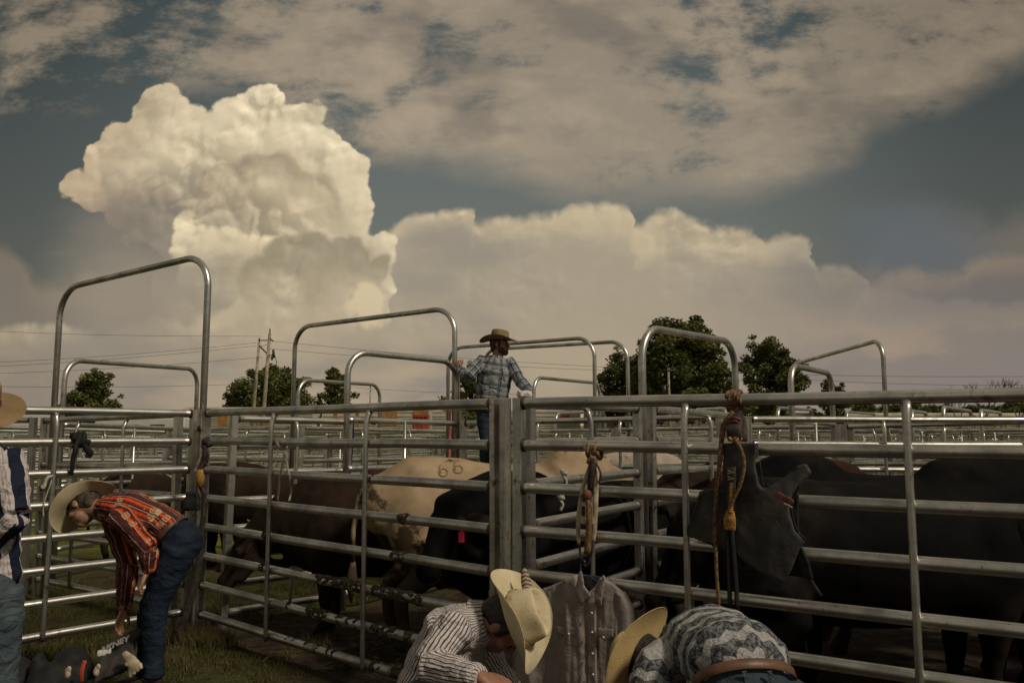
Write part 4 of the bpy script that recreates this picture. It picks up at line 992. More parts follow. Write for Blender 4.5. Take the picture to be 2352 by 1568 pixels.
def c_serape(t, l, a, i, p):
    x = wob(t, p, a, .018, 6); s = tri(t, x, .15)
    c = t.ramp(s, [(0, (.080, .026, .020)), (.38, (.075, .024, .022)), (.44, (.10, .015, .01)), (.55, (.36, .030, .012)), (.66, (.62, .12, .02)), (.74, (.52, .05, .015)), (.84, (.14, .018, .012)), (1, (.045, .018, .015))])
    ln = tri(t, t.m('ADD', x, .012), .048); c = t.mix(t.sstep(ln, .90, .95, 0, .75), c, (.50, .42, .34))
    # square diamonds strung along the bright bands
    sq = t.sstep(t.noise(p, 6, 1, .5), .50, .54); d1 = t.m('ABSOLUTE', t.m('SUBTRACT', s, .68)); d1 = t.m('MULTIPLY', d1, .075); u_ = t.m('MULTIPLY', t.m('PINGPONG', l, .065), 1.); d2 = t.m('ABSOLUTE', t.m('SUBTRACT', u_, .032))
    mx = t.m('MAXIMUM', d1, d2); ring = t.m('MULTIPLY', t.sstep(mx, .0185, .0165), t.sstep(mx, .0115, .0130)); core = t.sstep(mx, .0065, .005)
    return t.mix(t.m('MULTIPLY', sq, t.m('MAXIMUM', ring, core)), c, (.50, .36, .20))
def c_zig(t, l, a, i, p):
    z = t.m('ADD', wob(t, p, l, .012, 8), t.m('MULTIPLY', tri(t, wob(t, p, a, .01, 8), .056), .018)); s = tri(t, z, .078)
    mott = t.noise(p, 60, 4, .7); dk = t.mix(t.sstep(mott, .42, .6), (.028, .029, .032), (.165, .168, .17)); lt = t.mix(t.sstep(t.noise(p, 130, 3, .6), .4, .6), (.24, .23, .22), (.38, .36, .34))
    c = t.mix(t.sstep(s, .46, .54), lt, dk); e = t.m('MULTIPLY', t.sstep(s, .40, .46), t.sstep(s, .56, .50)); return t.mix(t.m('MULTIPLY', e, .8), c, (.03, .035, .04))
def c_plain(c1, c2):
    return lambda t, l, a, i, p: t.mix(t.sstep(t.noise(p, 9, 6, .65), .35, .65), c1, c2)
M['pin'] = cloth_mat('pinstripe_cotton', c_pin); M['wide'] = cloth_mat('broad_striped_cotton', c_wide); M['plaid'] = cloth_mat('plaid_cotton', c_plaid); M['serape'] = cloth_mat('serape_pattern_cotton', c_serape); M['zig'] = cloth_mat('zigzag_knit', c_zig, .7)
def straw(name, a, b2):
    m, t, b = mat(name); p = t.tc(); w = t.noise(p, 150, 3, .7); n = t.noise(p, 9, 6, .7)
    t.put(b.inputs['Base Color'], t.mix(t.m('ADD', t.m('MULTIPLY', w, .5), t.sstep(n, .3, .7, 0, .5)), a, b2)); S(b, Roughness=.65); b.inputs['Specular IOR Level'].default_value = .3
    t.put(b.inputs['Normal'], t.bump(t.m('ADD', w, t.m('MULTIPLY', n, 1.5)), .6, .004)); return m
M['straw'] = straw('pale_straw', (.46, .37, .21), (.68, .58, .38)); M['straw2'] = straw('yellow_straw', (.44, .30, .12), (.62, .45, .21)); M['straw3'] = straw('brown_straw', (.17, .105, .045), (.30, .20, .095)); M['band'] = M['leather']
class Off:
    def __init__(s, base): s.b = Vector(base)
def frame3(up, fwd):
    up = Vector(up).normalized(); fwd = Vector(fwd); fwd = (fwd-up*fwd.dot(up)).normalized(); side = fwd.cross(up)
    return Matrix((side, fwd, up)).transposed()
def hat(pos, up, fwd, m_, parent, base, s=1., curl=1., droop=0., name='hat', brim=(.185, .235), lining=None):
    """cowboy hat: pos = centre of the head opening at brim level"""
    Rt = frame3(up, fwd); N = 48; rings = []
    # crown rings (rx, ry, z) from centre top outwards
    prof = [(.004, .006, .108), (.03, .045, .110), (.052, .078, .118), (.066, .090, .116), (.074, .097, .098), (.080, .103, .06), (.084, .106, .025), (.087, .109, .004), (.092, .115, .000)]
    for rx, ry, z in prof: rings.append((rx, ry, z, 0))
    for k in range(1, 10):
        f = k/9; rings.append((.092+(brim[0]-.092)*f, .115+(brim[1]-.115)*f, 0, f))
    rings.append((brim[0]+.001, brim[1]+.001, -.0025, 1.02))
    vs = []
    for (rx, ry, z, f) in rings:
        for k in range(N):
            a = 2*math.pi*k/N; x, y = rx*math.cos(a), ry*math.sin(a)
            if f == 0 and z > .05:
                z2 = z-.030*math.exp(-(x/.026)**2)*(1 if rx < .06 else .3)*(1-.25*y/.1)   # crease
                pin = .014*math.exp(-((y-.055)/.035)**2)*(1 if abs(x) > .02 else 0); x *= (1-pin/.07); z2 -= .012*max(0, y/.1)
            elif f > 0:
                c_ = math.cos(a); up_ = curl*(.095*(abs(c_)**2.4)*f**2.0); x *= 1-.20*curl*(abs(c_)**3)*f**2; z2 = z+up_-.030*f**2*(abs(math.sin(a))**3)*(1+droop)
            else: z2 = z
            vs.append((x*s, y*s, z2*s))
    fs = [(j*N+k, j*N+(k+1) % N, (j+1)*N+(k+1) % N, (j+1)*N+k) for j in range(len(rings)-1) for k in range(N)]; fs.append(tuple(range(N)))
    fs = [tuple(reversed(q)) for q in fs]
    off = Vector(pos)-Vector(base); mb = MB(); mb.add([Rt @ Vector(v)+off for v in vs], fs)
    h = mb.build(name, M[m_], parent); md = h.modifiers.new('solid', 'SOLIDIFY'); md.thickness = .003*s; md.offset = -1
    sb = h.modifiers.new('sub', 'SUBSURF'); sb.levels = 1; sb.render_levels = 1
    q = MB(); vs2 = []; 
    for z, e_ in ((.004, .004), (.012, .006), (.022, .005), (.027, .002)):
        for k in range(N):
            a = 2*math.pi*k/N; vs2.append(Rt @ (Vector(((.0865-z*.12+e_)*math.cos(a), (.1085-z*.12+e_)*math.sin(a), z))*s)+off)
    q.add(vs2, [(j*N+k, j*N+(k+1) % N, (j+1)*N+(k+1) % N, (j+1)*N+k) for j in range(3) for k in range(N)]); q.build('hat_band', M['band'] if m_ != 'straw' else M['bandp'], h)
    return h
M['bandp'] = simple('pale_hat_band', (.33, .26, .14), .6, 0, .2, 30)
def hand(mb, wr, d, pn, curl=.5, s=1., spread=.12, thumb=1):
    """palm, four fingers and a thumb. d = direction of the hand, pn = palm normal (fingers curl toward it)"""
    d = Vector(d).normalized(); pn = Vector(pn); pn = (pn-d*pn.dot(d)).normalized(); sd = d.cross(pn)
    mb.loft([wr-d*.01, wr+d*.035*s, wr+d*.082*s], [.027*s, .036*s, .040*s], 12, side=tuple(sd), flat=[.75, .42, .34])
    for k, (o_, L_) in enumerate(((-.030, .070), (-.010, .080), (.011, .075), (.030, .058))):
        p = wr+d*(.080-abs(k-1.3)*.004)*s+sd*o_*s; dd = (d+sd*spread*(k-1.5)*.5).normalized(); ang = 0; pts = [p-d*.015*s, p]; c_ = curl*(1+.12*k)
        for j, fr in enumerate((.45, .32, .23)):
            ang += c_*(.9 if j == 0 else 1.1); v_ = dd*math.cos(ang)+pn*math.sin(ang); p = p+v_*L_*fr*s; pts.append(p)
        mb.tube(pts, [.0095*s, .0095*s, .009*s, .008*s, .0065*s], 8)
    p = wr+d*.025*s-sd*.026*s*thumb; v1 = (d*.6-sd*.7*thumb+pn*.35).normalized(); q1 = p+v1*.040*s; q2 = q1+(d*.85-sd*.2*thumb+pn*.5*curl).normalized()*.032*s; q3 = q2+(d*.9+pn*.6*curl).normalized()*.024*s
    mb.tube([p-v1*.012*s, p, q1, q2, q3], [.014*s, .0135*s, .0115*s, .010*s, .0075*s], 8)
def head_shapes(mb, c, Rt, s=1.):
    f = lambda x, y, z: c+Rt @ (Vector((x, y, z))*s)
    e = lambda x, y, z, r: mb.ell(f(x, y, z), tuple(q*s for q in r), Rt)
    e(0, -.012, .02, (.076, .094, .100)); e(0, .030, -.045, (.058, .058, .065)); e(0, .062, -.088, (.030, .026, .022)); e(0, .03, -.062, (.062, .05, .04))
    mb.tube([f(0, .082, .018), f(0, .100, -.012), f(0, .104, -.030)], [.010*s, .012*s, .016*s], 8); e(0, .085, -.058, (.024, .014, .007)); e(0, .083, -.069, (.021, .014, .008))
    for k in (-1, 1):
        e(k*.030, .078, .030, (.026, .014, .009)); e(k*.045, .055, -.02, (.022, .03, .022)); e(k*.078, -.005, -.005, (.010, .020, .030)); e(k*.030, .070, .008, (.016, .014, .010)); e(k*.013, .094, -.032, (.009, .010, .008))
def person(label, J, shirt='pin', jeans='denim', skinm='skin', hair='hair', hatm='straw', hatk=None, hands=None, beard=False, vox=.0055, sh=1., nolegs=False, belt='leather', eyes=True, belly=0., group=None, untuck=False, coll=True):
    base = Vector((J['pelvis'].x, J['pelvis'].y, gz(J['pelvis'].x, J['pelvis'].y)))
    e = empty('person', base, 0, label, 'person', group); L = {k: (v-base if isinstance(v, Vector) and k not in ('hf', 'hu', 'tL', 'tR') else v) for k, v in J.items()}
    sd = (L['shR']-L['shL']).normalized(); hs = (L['hpR']-L['hpL']).normalized(); Rt = frame3(L['hu'], L['hf']); pl, ch, nk, hc = L['pelvis'], L['chest'], L['neck'], L['head']
    wst = L.get('waist', pl.lerp(ch, .42)); up_ = ch.lerp(nk, .55)
    mb = MB()
    mb.loft([pl, wst, ch, up_], [.150*sh, .128*sh, .160*sh, .135*sh], 18, side=tuple(sd), flat=[.68, .68, .62, .58]); mb.tube([up_, nk, hc+Rt @ Vector((0, -.02, -.03))], [.075, .062, .056], 12)
    for k in ('L', 'R'):
        mb.tube([ch.lerp(L['sh'+k], .6), L['sh'+k], L['sh'+k].lerp(L['el'+k], .5), L['el'+k]], [.06, .055*sh, .047*sh, .038*sh], 12); mb.tube([L['el'+k], L['el'+k].lerp(L['wr'+k], .35), L['wr'+k]], [.038, .041, .026], 12)
        mb.tube([pl.lerp(L['hp'+k], .8), L['hp'+k].lerp(L['kn'+k], .5), L['kn'+k]], [.085, .072, .052], 12); mb.tube([L['kn'+k], L['kn'+k].lerp(L['an'+k], .35), L['an'+k]], [.052, .054, .036], 12)
        mb.tube([L['an'+k]+Vector((0, 0, .02)), L['an'+k]+L['t'+k]*.05-Vector((0, 0, .035)), L['an'+k]+L['t'+k]*.12-Vector((0, 0, .048))], [.034, .028, .018], 10)
        if hands and k in hands: d, pn, cu, th = hands[k]; hand(mb, L['wr'+k], d, pn, cu, 1., thumb=th)
        else: dd = (L['wr'+k]-L['el'+k]).normalized(); hand(mb, L['wr'+k], dd, Vector((0, 0, -1)) if abs(dd.z) < .8 else Vector((0, 1, 0)), .4)
    head_shapes(mb, hc, Rt); me = fuse(mb, vox, 3); link('body', me, M[skinm], e)
    f = lambda x, y, z: hc+Rt @ Vector((x, y, z))
    if eyes:
        for k in (-1, 1):
            q = MB(); q.ell(f(k*.030, .077, .010), (.012, .009, .007), Rt, 10, 6); q.build('eye', M['eye'], e)
    q = MB(); q.ell(f(0, -.028, .025), (.084, .090, .102), Rt); q.ell(f(0, -.060, -.035), (.068, .045, .055), Rt)
    for k in (-1, 1): q.ell(f(k*.070, .012, .015), (.014, .022, .04), Rt)
    hm = fuse(q, .007, 2); rough(hm, .004, 45, 1); link('hair', hm, M[hair], e)
    if beard:
        q = MB(); q.ell(f(0, .058, -.085), (.045, .042, .035), Rt); q.ell(f(0, .080, -.085), (.026, .018, .022), Rt)
        for k in (-1, 1): q.ell(f(k*.048, .030, -.060), (.018, .042, .035), Rt)
        q.ell(f(0, .095, -.050), (.026, .010, .006), Rt); hm = fuse(q, .006, 2); rough(hm, .003, 50, 1); link('beard', hm, M[hair], e)
    # shirt
    q = MB(); low = pl if untuck else pl.lerp(wst, J.get('hem', .5))
    q.loft([low, wst, wst.lerp(ch, .5), ch, up_], [.172*sh, .165*sh+belly, .178*sh, .190*sh, .155*sh], 20, side=tuple(sd), flat=[.74, .74, .74, .72, .68]); q.tube([up_, nk.lerp(up_, .35)], [.095, .072], 14)
    for k in ('L', 'R'):
        S0, E0, W0 = L['sh'+k], L['el'+k], L['wr'+k]
        q.tube([ch.lerp(S0, .5), S0, S0.lerp(E0, .5), E0], [.080, .078*sh, .066*sh, .060*sh], 14); q.tube([E0, E0.lerp(W0, .4), E0.lerp(W0, .84), E0.lerp(W0, .93)], [.060*sh, .060*sh, .047*sh, .040*sh], 14)
    sm = fuse(q, .008, 4)
    V_ = co(sm); N_ = nrm(sm); base_np = np.array(base)
    dsp = np.array([.011*sh*mnoise.fractal(Vector((v[0]*9+1, v[1]*9, v[2]*12)), .7, 2.2, 2)+.007*abs(mnoise.noise(Vector((v[0]*14, v[1]*14, v[2]*22)))) for v in V_]); setco(sm, V_+N_*dsp[:, None])
    bd = sd.cross((nk-pl).normalized())
    limb_coords(sm, [(([low, wst, ch, nk] if not J.get('straight') else [pl-(nk-pl)*.5, nk+(nk-pl)*.3]), tuple(bd), .15, 0)]+[([L['sh'+k], L['el'+k], L['wr'+k]], tuple(sd*.6+bd), .058, 1) for k in ('L', 'R')])
    so_ = link('shirt', sm, M[shirt], e)
    if coll:
        q = MB(); ax = (hc-nk).normalized(); ax = (nk-up_).normalized()*.6+ax*.4; Rc = frame3(ax, -bd); c0 = nk.lerp(up_, .25); n = 24; vs = []
        for z, rr_ in ((-.012, .070), (.018, .068), (.034, .066), (.030, .074), (.004, .083), (-.012, .090)):
            for k in range(n):
                a = R(90)+R(14)+(math.radians(332))*k/(n-1); vs.append(c0+Rc @ Vector((rr_*math.cos(a), rr_*1.02*math.sin(a)+.004, z+(-.012 if z < .02 and rr_ > .08 and (k < 3 or k > n-4) else 0))))
        q.add(vs, [(j*n+k, j*n+k+1, (j+1)*n+k+1, (j+1)*n+k) for j in range(5) for k in range(n-1)]); cm = q.mesh('collar'); limb_coords(cm, [([c0-ax*.1, c0+ax*.1], tuple(bd), .07, 2)])
        co_ = link('collar', cm, M[shirt], so_); md = co_.modifiers.new('s', 'SOLIDIFY'); md.thickness = .003
    # cuffs
    for k in ('L', 'R'):
        E0, W0 = L['el'+k], L['wr'+k]; q = MB(); a_, b_ = E0.lerp(W0, .82), E0.lerp(W0, .99)
        q.tube([a_, a_.lerp(b_, .1), a_.lerp(b_, .9), b_], [.040, .044*sh, .041*sh, .038*sh], 18); cm = q.mesh('cuff'); limb_coords(cm, [([a_, b_], tuple(sd), .042, 1)]); link('cuff', cm, M[shirt], so_)
    # jeans, belt, boots
    q = MB(); wa = pl.lerp(wst, .30); q.loft([pl-(wst-pl)*.25, pl, wa], [.160*sh, .172*sh, .158*sh], 20, side=tuple(hs), flat=[.8, .78, .76])
    bk = hs.cross((wst-pl).normalized())
    for k, s_ in (('L', -1), ('R', 1)):
        H0, K0, A0 = L['hp'+k], L['kn'+k], L['an'+k]; q.ell(H0+bk*.05*J.get('bum', 1), (.105, .105, .11)); q.tube([H0, H0.lerp(K0, .35), H0.lerp(K0, .8), K0], [.110, .100, .078, .074], 16); q.tube([K0, K0.lerp(A0, .3), K0.lerp(A0, .75), A0], [.074, .070, .062, .068], 16)
    jm = fuse(q, .009, 4); V_ = co(jm); N_ = nrm(jm); dsp = np.array([.009*mnoise.fractal(Vector((v[0]*8+4, v[1]*8, v[2]*15)), .7, 2.2, 2) for v in V_]); setco(jm, V_+N_*dsp[:, None]); jo = link('jeans', jm, M[jeans], e)
    q = MB(); ax = (wst-pl).normalized(); Rb = frame3(ax, bk); n = 40; vs = []
    c0 = wa+ax*.02
    for z, o_ in ((-.019, .0), (-.018, .002), (.014, .002), (.015, 0)):
        for k in range(n): a = 2*math.pi*k/n; vs.append(c0+Rb @ Vector((((.170 if not untuck else .150)*sh+o_+belly*.6)*math.cos(a), ((.170 if not untuck else .145)*.775*sh+o_+belly*.6)*math.sin(a), z)))
    q.add(vs, [(j*n+k, j*n+(k+1) % n, (j+1)*n+(k+1) % n, (j+1)*n+k) for j in range(3) for k in range(n)]); bo = q.build('belt', M[belt], e); md = bo.modifiers.new('s', 'SOLIDIFY'); md.thickness = .004
    for k in ('L', 'R'):
        A0 = L['an'+k]; t_ = L['t'+k]; q = MB(); g_ = A0.copy(); fz = A0.z-.085
        q.tube([A0+Vector((0, 0, .16)), A0+Vector((0, 0, .04)), A0-Vector((0, 0, .02))], [.058, .050, .048], 14); q.loft([A0-Vector((0, 0, .035))-t_*.02, A0+t_*.07-Vector((0, 0, .045)), A0+t_*.17-Vector((0, 0, .058))], [.043, .043, .026], 14, side=tuple(t_.cross(Vector((0, 0, 1)))), flat=[1.0, .8, .75])
        q.box(A0-t_*.035-Vector((0, 0, .072)), (.06, .06, .03), rot=Matrix.Rotation(math.atan2(t_.y, t_.x), 3, 'Z')); bm_ = fuse(q, .008, 3); link('boot', bm_, M['leatherd'], e)
    if hatm:
        hk = dict(hatk or {}); hp = f(0, .0, hk.pop('lift', .052)); hat(hp, Rt @ Vector((0, hk.pop('tip', 0), 1)), Rt @ Vector((0, 1, 0)), hatm, e, Vector((0, 0, 0)), **hk)
    return e, base, Rt, L
V = Vector
# man standing on the fence
Yf = 8.62
JF = dict(pelvis=W(1127, 935, Yf), chest=W(1137, 856, Yf), neck=W(1143, 821, Yf), head=W(1148, 792, Yf), hf=V((.93, -.32, -.05)), hu=V((.0, .02, 1)),
    shL=W(1171, 834, Yf-.02), elL=W(1195, 876, Yf-.10), wrL=W(1218, 900, Yf-.22), shR=W(1106, 831, Yf+.03), elR=W(1072, 866, Yf-.14), wrR=W(1055, 846, Yf+.12),
    hpL=W(1141, 945, Yf), hpR=W(1117, 945, Yf), knL=W(1136, 1020, Yf-.10), knR=W(1117, 1020, Yf-.06), anL=W(1132, 1100, Yf), anR=W(1116, 1100, Yf+.05), tL=V((.2, -.98, 0)), tR=V((-.2, -.98, 0)))
person('bearded man in plaid shirt and cowboy hat standing high on the fence', JF, 'plaid', 'denim3', skinm='skin2', hatm='straw3', hands={'L': (V((.35, -.3, -.88)), V((-.8, -.2, -.3)), .35, -1), 'R': (V((-.3, .2, .75)), V((.3, .9, 0)), .9, 1)}, beard=True, hatk=dict(curl=.45, brim=(.20, .225), lift=.055, tip=.05), hair='hairb', sh=1.04, belly=.01)
# bending man in the red shirt
Yr = 5.05
def wr_(x, y, d=0.): return W(x, y, Yr+d)
JR = dict(pelvis=wr_(412, 1238), waist=wr_(366, 1200), chest=wr_(302, 1176), neck=wr_(236, 1166), head=wr_(193, 1163, .02), hf=V((-.68, .06, -.73)), hu=V((-.62, .48, .62)),
    shL=wr_(276, 1188, -.17), elL=wr_(343, 1262, -.20), wrL=wr_(342, 1312, -.19), shR=wr_(262, 1200, .17), elR=wr_(296, 1300, .08), wrR=wr_(284, 1402, .0),
    hpL=wr_(414, 1258, -.09), hpR=wr_(410, 1258, .09), knL=wr_(356, 1392, -.12), knR=wr_(345, 1400, .12), anL=wr_(352, 1552, -.11), anR=wr_(336, 1545, .12), tL=V((-.95, -.3, 0)), tR=V((-1, .1, 0)), bum=.7)
person('man in orange and red patterned shirt bending down over the gear on the grass', JR, 'serape', 'denim', skinm='skin2', hair='hairb', hatm='straw', hands={'L': (V((-.55, .0, -.8)), V((.6, .1, -.5)), .35, -1), 'R': (V((-.25, -.1, -.95)), V((.9, -.2, 0)), .3, 1)}, hatk=dict(lift=.022, curl=.55, brim=(.18, .215)), sh=.93)
# striped man at the left edge
Ys = 4.05
def ws_(x, y, d=0.): return W(x, y, Ys+d)
JS = dict(pelvis=ws_(-42, 1325), chest=ws_(-38, 1120), neck=ws_(-44, 1022), head=ws_(-50, 938), hf=V((-.75, .6, -.30)), hu=V((.34, -.22, .92)),
    shL=ws_(-92, 1052, .05), elL=ws_(-120, 1180, 0), wrL=ws_(-110, 1270, .1), shR=ws_(22, 1062, -.05), elR=ws_(38, 1180, -.14), wrR=ws_(-30, 1255, -.10),
    hpL=ws_(-64, 1350, .03), hpR=ws_(0, 1350, -.03), knL=ws_(-70, 1540, 0), knR=ws_(4, 1545, 0), anL=ws_(-72, 1705, 0), anR=ws_(6, 1705, 0), tL=V((-.75, .6, 0)), tR=V((-.75, .6, 0)))
person('standing man in navy and white broad striped shirt cut by the left edge', JS, 'wide', 'denim2', hatm='straw3', hatk=dict(lift=.035, curl=.25, brim=(.21, .24)), sh=1.12, untuck=True)
# crouching man in the pinstriped shirt
Yc = 3.12
def wc_(x, y, d=0.): return W(x, y, Yc+d)
JC = dict(pelvis=wc_(972, 1612, .08), waist=wc_(1004, 1530, .06), chest=wc_(1052, 1456, .04), neck=wc_(1112, 1428, .0), head=wc_(1160, 1430, -.01), hf=V((.42, -.12, -.88)), hu=V((.84, -.40, .36)),
    shL=wc_(1040, 1448, -.16), elL=wc_(984, 1528, -.24), wrL=wc_(1108, 1556, -.38), shR=wc_(1098, 1478, .17), elR=wc_(1150, 1560, .12), wrR=wc_(1190, 1640, -.05),
    hpL=wc_(966, 1632, -.06), hpR=wc_(990, 1632, .20), knL=wc_(985, 1640, -.42), knR=wc_(1130, 1690, .0), anL=V((-.28, 2.78, .10)), anR=V((-.16, 3.15, .10)), tL=V((.9, -.4, 0)), tR=V((.95, -.2, 0)))
ec, bc_, Rtc, Lc = person('crouching man in white pinstriped shirt, pale straw hat with a feather', JC, 'pin', 'denim2', hands={'L': (V((.9, -.1, -.35)), V((0, .3, -.9)), .35, -1)}, hatk=dict(lift=.062, curl=.80, brim=(.175, .205), s=.96), sh=.92)
hto = [c for c in ec.children if c.name.startswith('hat')][0]
M['feather'] = None
m, t, b = mat('barred_feather'); a = t.sep(t.attr('pc')); s_ = tri(t, t.m('ADD', a[0], t.m('MULTIPLY', t.m('ABSOLUTE', a[1]), .5)), .016); t.put(b.inputs['Base Color'], t.mix(t.sstep(s_, .5, .6), (.36, .28, .19), (.07, .045, .03))); S(b, Roughness=.7); M['feather'] = m
q = MB(); P0 = wc_(1214, 1372, -.06)-bc_; P1_ = wc_(1203, 1303, -.03)-bc_; n = 14; vs = []; ac = []
for i in range(n+1):
    f_ = i/n; c_ = P0.lerp(P1_, f_); w_ = .019*math.sin(math.pi*min(1, f_*.86+.12))**.6*(.25 if f_ < .2 else 1)
    for k in (-1, 0, 1): vs.append(c_+V((w_*k, .004*abs(k), .002*k))); ac.append((f_*.12, w_*k, 0))
q.add(vs, [(i*3+k, i*3+k+1, (i+1)*3+k+1, (i+1)*3+k) for i in range(n) for k in (0, 1)]); fm = q.mesh('feather'); setattr_vec(fm, 'pc', np.array(ac)); fo = link('feather', fm, M['feather'], hto); md = fo.modifiers.new('s', 'SOLIDIFY'); md.thickness = .002
# bent man in the zigzag knit shirt
Yb = 2.78
def wb_(x, y, d=0.): return W(x, y, Yb+d)
JB = dict(pelvis=wb_(1722, 1600, -.05), waist=wb_(1700, 1520, .02), chest=wb_(1630, 1478, .30), neck=wb_(1560, 1492, .50), head=wb_(1490, 1528, .50), hf=V((-.45, .35, -.80)), hu=V((-.70, .62, .20)),
    shL=wb_(1500, 1530, .20), elL=wb_(1470, 1650, .08), wrL=wb_(1450, 1740, .1), shR=wb_(1690, 1500, .55), elR=wb_(1640, 1640, .60), wrR=wb_(1560, 1740, .50),
    hpL=wb_(1668, 1640, -.08), hpR=wb_(1782, 1638, .02), knL=wb_(1660, 1800, .05), knR=wb_(1790, 1800, .1), anL=V((.70, 2.75, .1)), anR=V((.92, 2.85, .1)), tL=V((-.5, .85, 0)), tR=V((-.4, .9, 0)), bum=1, straight=True, hem=.9)
eb, bb_, Rtb, Lb = person('man bent double in grey zigzag knit shirt with tan leather belt at the lower right', JB, 'zig', 'denim3', hatm='straw2', belt='leather_or', hatk=dict(lift=.035, curl=.35, brim=(.21, .235), s=1.0), sh=1.02, belly=.015, coll=False)
for dx in (-.035, .045):
    q = MB(); c_ = Lb['pelvis'].lerp(Lb['waist'], .55)+V((dx, -.155, .03)); q.box(c_, (.014, .010, .075), rot=Matrix.Rotation(R(-12), 3, 'Y')); q.build('belt_loop', M['denim2'], eb, smooth=False)
# far people by the trailers
def farman(px, yhead, Y, label, shirt, hatm, f=0., cap=False):
    h = W(px, yhead, Y); g_ = gz(0, Y); hh = h.z-g_; x = h.x; k = hh/1.62
    p_ = lambda dx, dy, z: V((x+dx*k, Y+dy*k, g_+z*k))
    J_ = dict(pelvis=p_(0, 0, .95), chest=p_(0, 0, 1.28), neck=p_(0, 0, 1.47), head=p_(0, -.02, 1.62), hf=V((f, -1, -.1)), hu=V((0, 0, 1)), shL=p_(.18, 0, 1.38), shR=p_(-.18, 0, 1.38), elL=p_(.25, -.03, 1.12), elR=p_(-.25, -.03, 1.12), wrL=p_(.22, -.15, .92), wrR=p_(-.20, -.18, .98), hpL=p_(.09, 0, .9), hpR=p_(-.09, 0, .9), knL=p_(.11, -.04, .5), knR=p_(-.11, -.04, .5), anL=p_(.12, 0, .09), anR=p_(-.12, 0, .09), tL=V((.2, -.98, 0)), tR=V((-.2, -.98, 0)))
    r_ = person(label, J_, shirt, 'denim', hatm=hatm, vox=.016, eyes=False, group='people by the far trailers', coll=False)
    if cap: q = MB(); c_ = J_['head']-r_[1]; q.ell(c_+V((0, 0, .06)), (.1, .11, .075)); q.ell(c_+V((0, -.1, .05)), (.07, .09, .012)); q.build('cap', M['white'], r_[0])
M['redshirt'] = cloth_mat('dark_red_cotton', c_plain((.12, .015, .012), (.20, .03, .02))); M['blueshirt'] = cloth_mat('grey_blue_cotton', c_plain((.06, .08, .11), (.12, .15, .18))); M['brownshirt'] = cloth_mat('dull_brown_cotton', c_plain((.05, .03, .025), (.10, .07, .05)))
farman(263, 1000, 36, 'far man in red shirt and white cap before the long white trailer', 'redshirt', None, .6, True)
farman(345, 1001, 36.5, 'far man in pale cowboy hat in the dark trailer doorway', 'brownshirt', 'straw', -.2)
farman(313, 1003, 37, 'far person in blue between the man in red and the man in pale hat', 'blueshirt', None, .1)
farman(188, 998, 30, 'far person in dull brown beside the beige trailer at the left', 'brownshirt', None, .5)
# ------------------------------------------------------------------ things hung on the rails
def on_plane(px, py, A, B, off):
    A = Vector((A.x, A.y, 0)); d = (Vector((B.x, B.y, 0))-A).normalized(); n = Vector((d.y, -d.x, 0)); r_ = ray(px, py); o = Vector((0, 0, HC))
    if n.dot(-A) < 0: n = -n                  # toward the camera
    t_ = ((A+n*off)-o).dot(n)/r_.dot(n); return o+r_*t_
def on2(px, py, off=.05): return on_plane(px, py, QJ, QE, off)
def on1(px, py, off=.05): return on_plane(px, py, PK, PJ, off)
def on0(px, py, off=.05): return on_plane(px, py, OE, OK_, off)
M['rope'] = simple('hemp_rope', (.30, .22, .12), .9, 0, .35, 60, .6, 220, bd=.004); M['whiterope'] = simple('pale_cord', (.42, .38, .30), .9, 0, .2, 40, .5, 200)
M['braid'] = simple('amber_braided_rope', (.19, .105, .04), .85, 0, .5, 90, .8, 260, bd=.005); M['yellow'] = simple('yellow_rawhide_lacing', (.36, .175, .035), .8, 0, .4, 70, .8, 240, bd=.005)
M['darkstrap'] = simple('dark_worn_strap', (.035, .024, .017), .75, 0, .5, 30, .6, 150); M['burlap'] = simple('tan_burlap', (.20, .115, .065), .95, 0, .35, 50, .9, 200, bd=.006)
M['pad'] = simple('cream_leather_pad', (.42, .33, .22), .7, 0, .3, 18, .4, 90); M['blackfab'] = simple('black_fabric', (.005, .0045, .0045), .8, 0, .3, 12, .4, 60); M['bluep'] = simple('blue_plastic', (.01, .025, .09), .35, var=.05)
M['redclay'] = simple('red_worn_leather', (.14, .04, .025), .7, 0, .4, 40, .5, 150)
def jitter(pts, amp, seed, n=4):
    pts = [Vector(p) for p in pts]; out_ = []
    for i in range(len(pts)-1):
        for k in range(n):
            t_ = k/n; p0 = pts[max(i-1, 0)]; p1 = pts[i]; p2 = pts[i+1]; p3 = pts[min(i+2, len(pts)-1)]
            out_.append(.5*((2*p1)+(-p0+p2)*t_+(2*p0-5*p1+4*p2-p3)*t_*t_+(-p0+3*p1-3*p2+p3)*t_**3)+Vector([amp*mnoise.noise(Vector((seed+i+t_, a, 0))*1.7) for a in range(3)]))
    out_.append(pts[-1]); return out_
def hung(name, cat, label, base, group=None): return empty(name, base, 0, label, cat, group)
def T_(pts, r_, mt, e, nm, n=10, amp=.0, seed=1, **k):
    mb = MB(); q = jitter([Vector(p)-Vector(e.location) for p in pts], amp, seed)
    if isinstance(r_, (list, tuple)): r_ = [float(np.interp(i/(len(q)-1), np.linspace(0, 1, len(r_)), r_)) for i in range(len(q))]
    mb.tube(q, r_, n, **k); return mb.build(nm, M[mt], e)
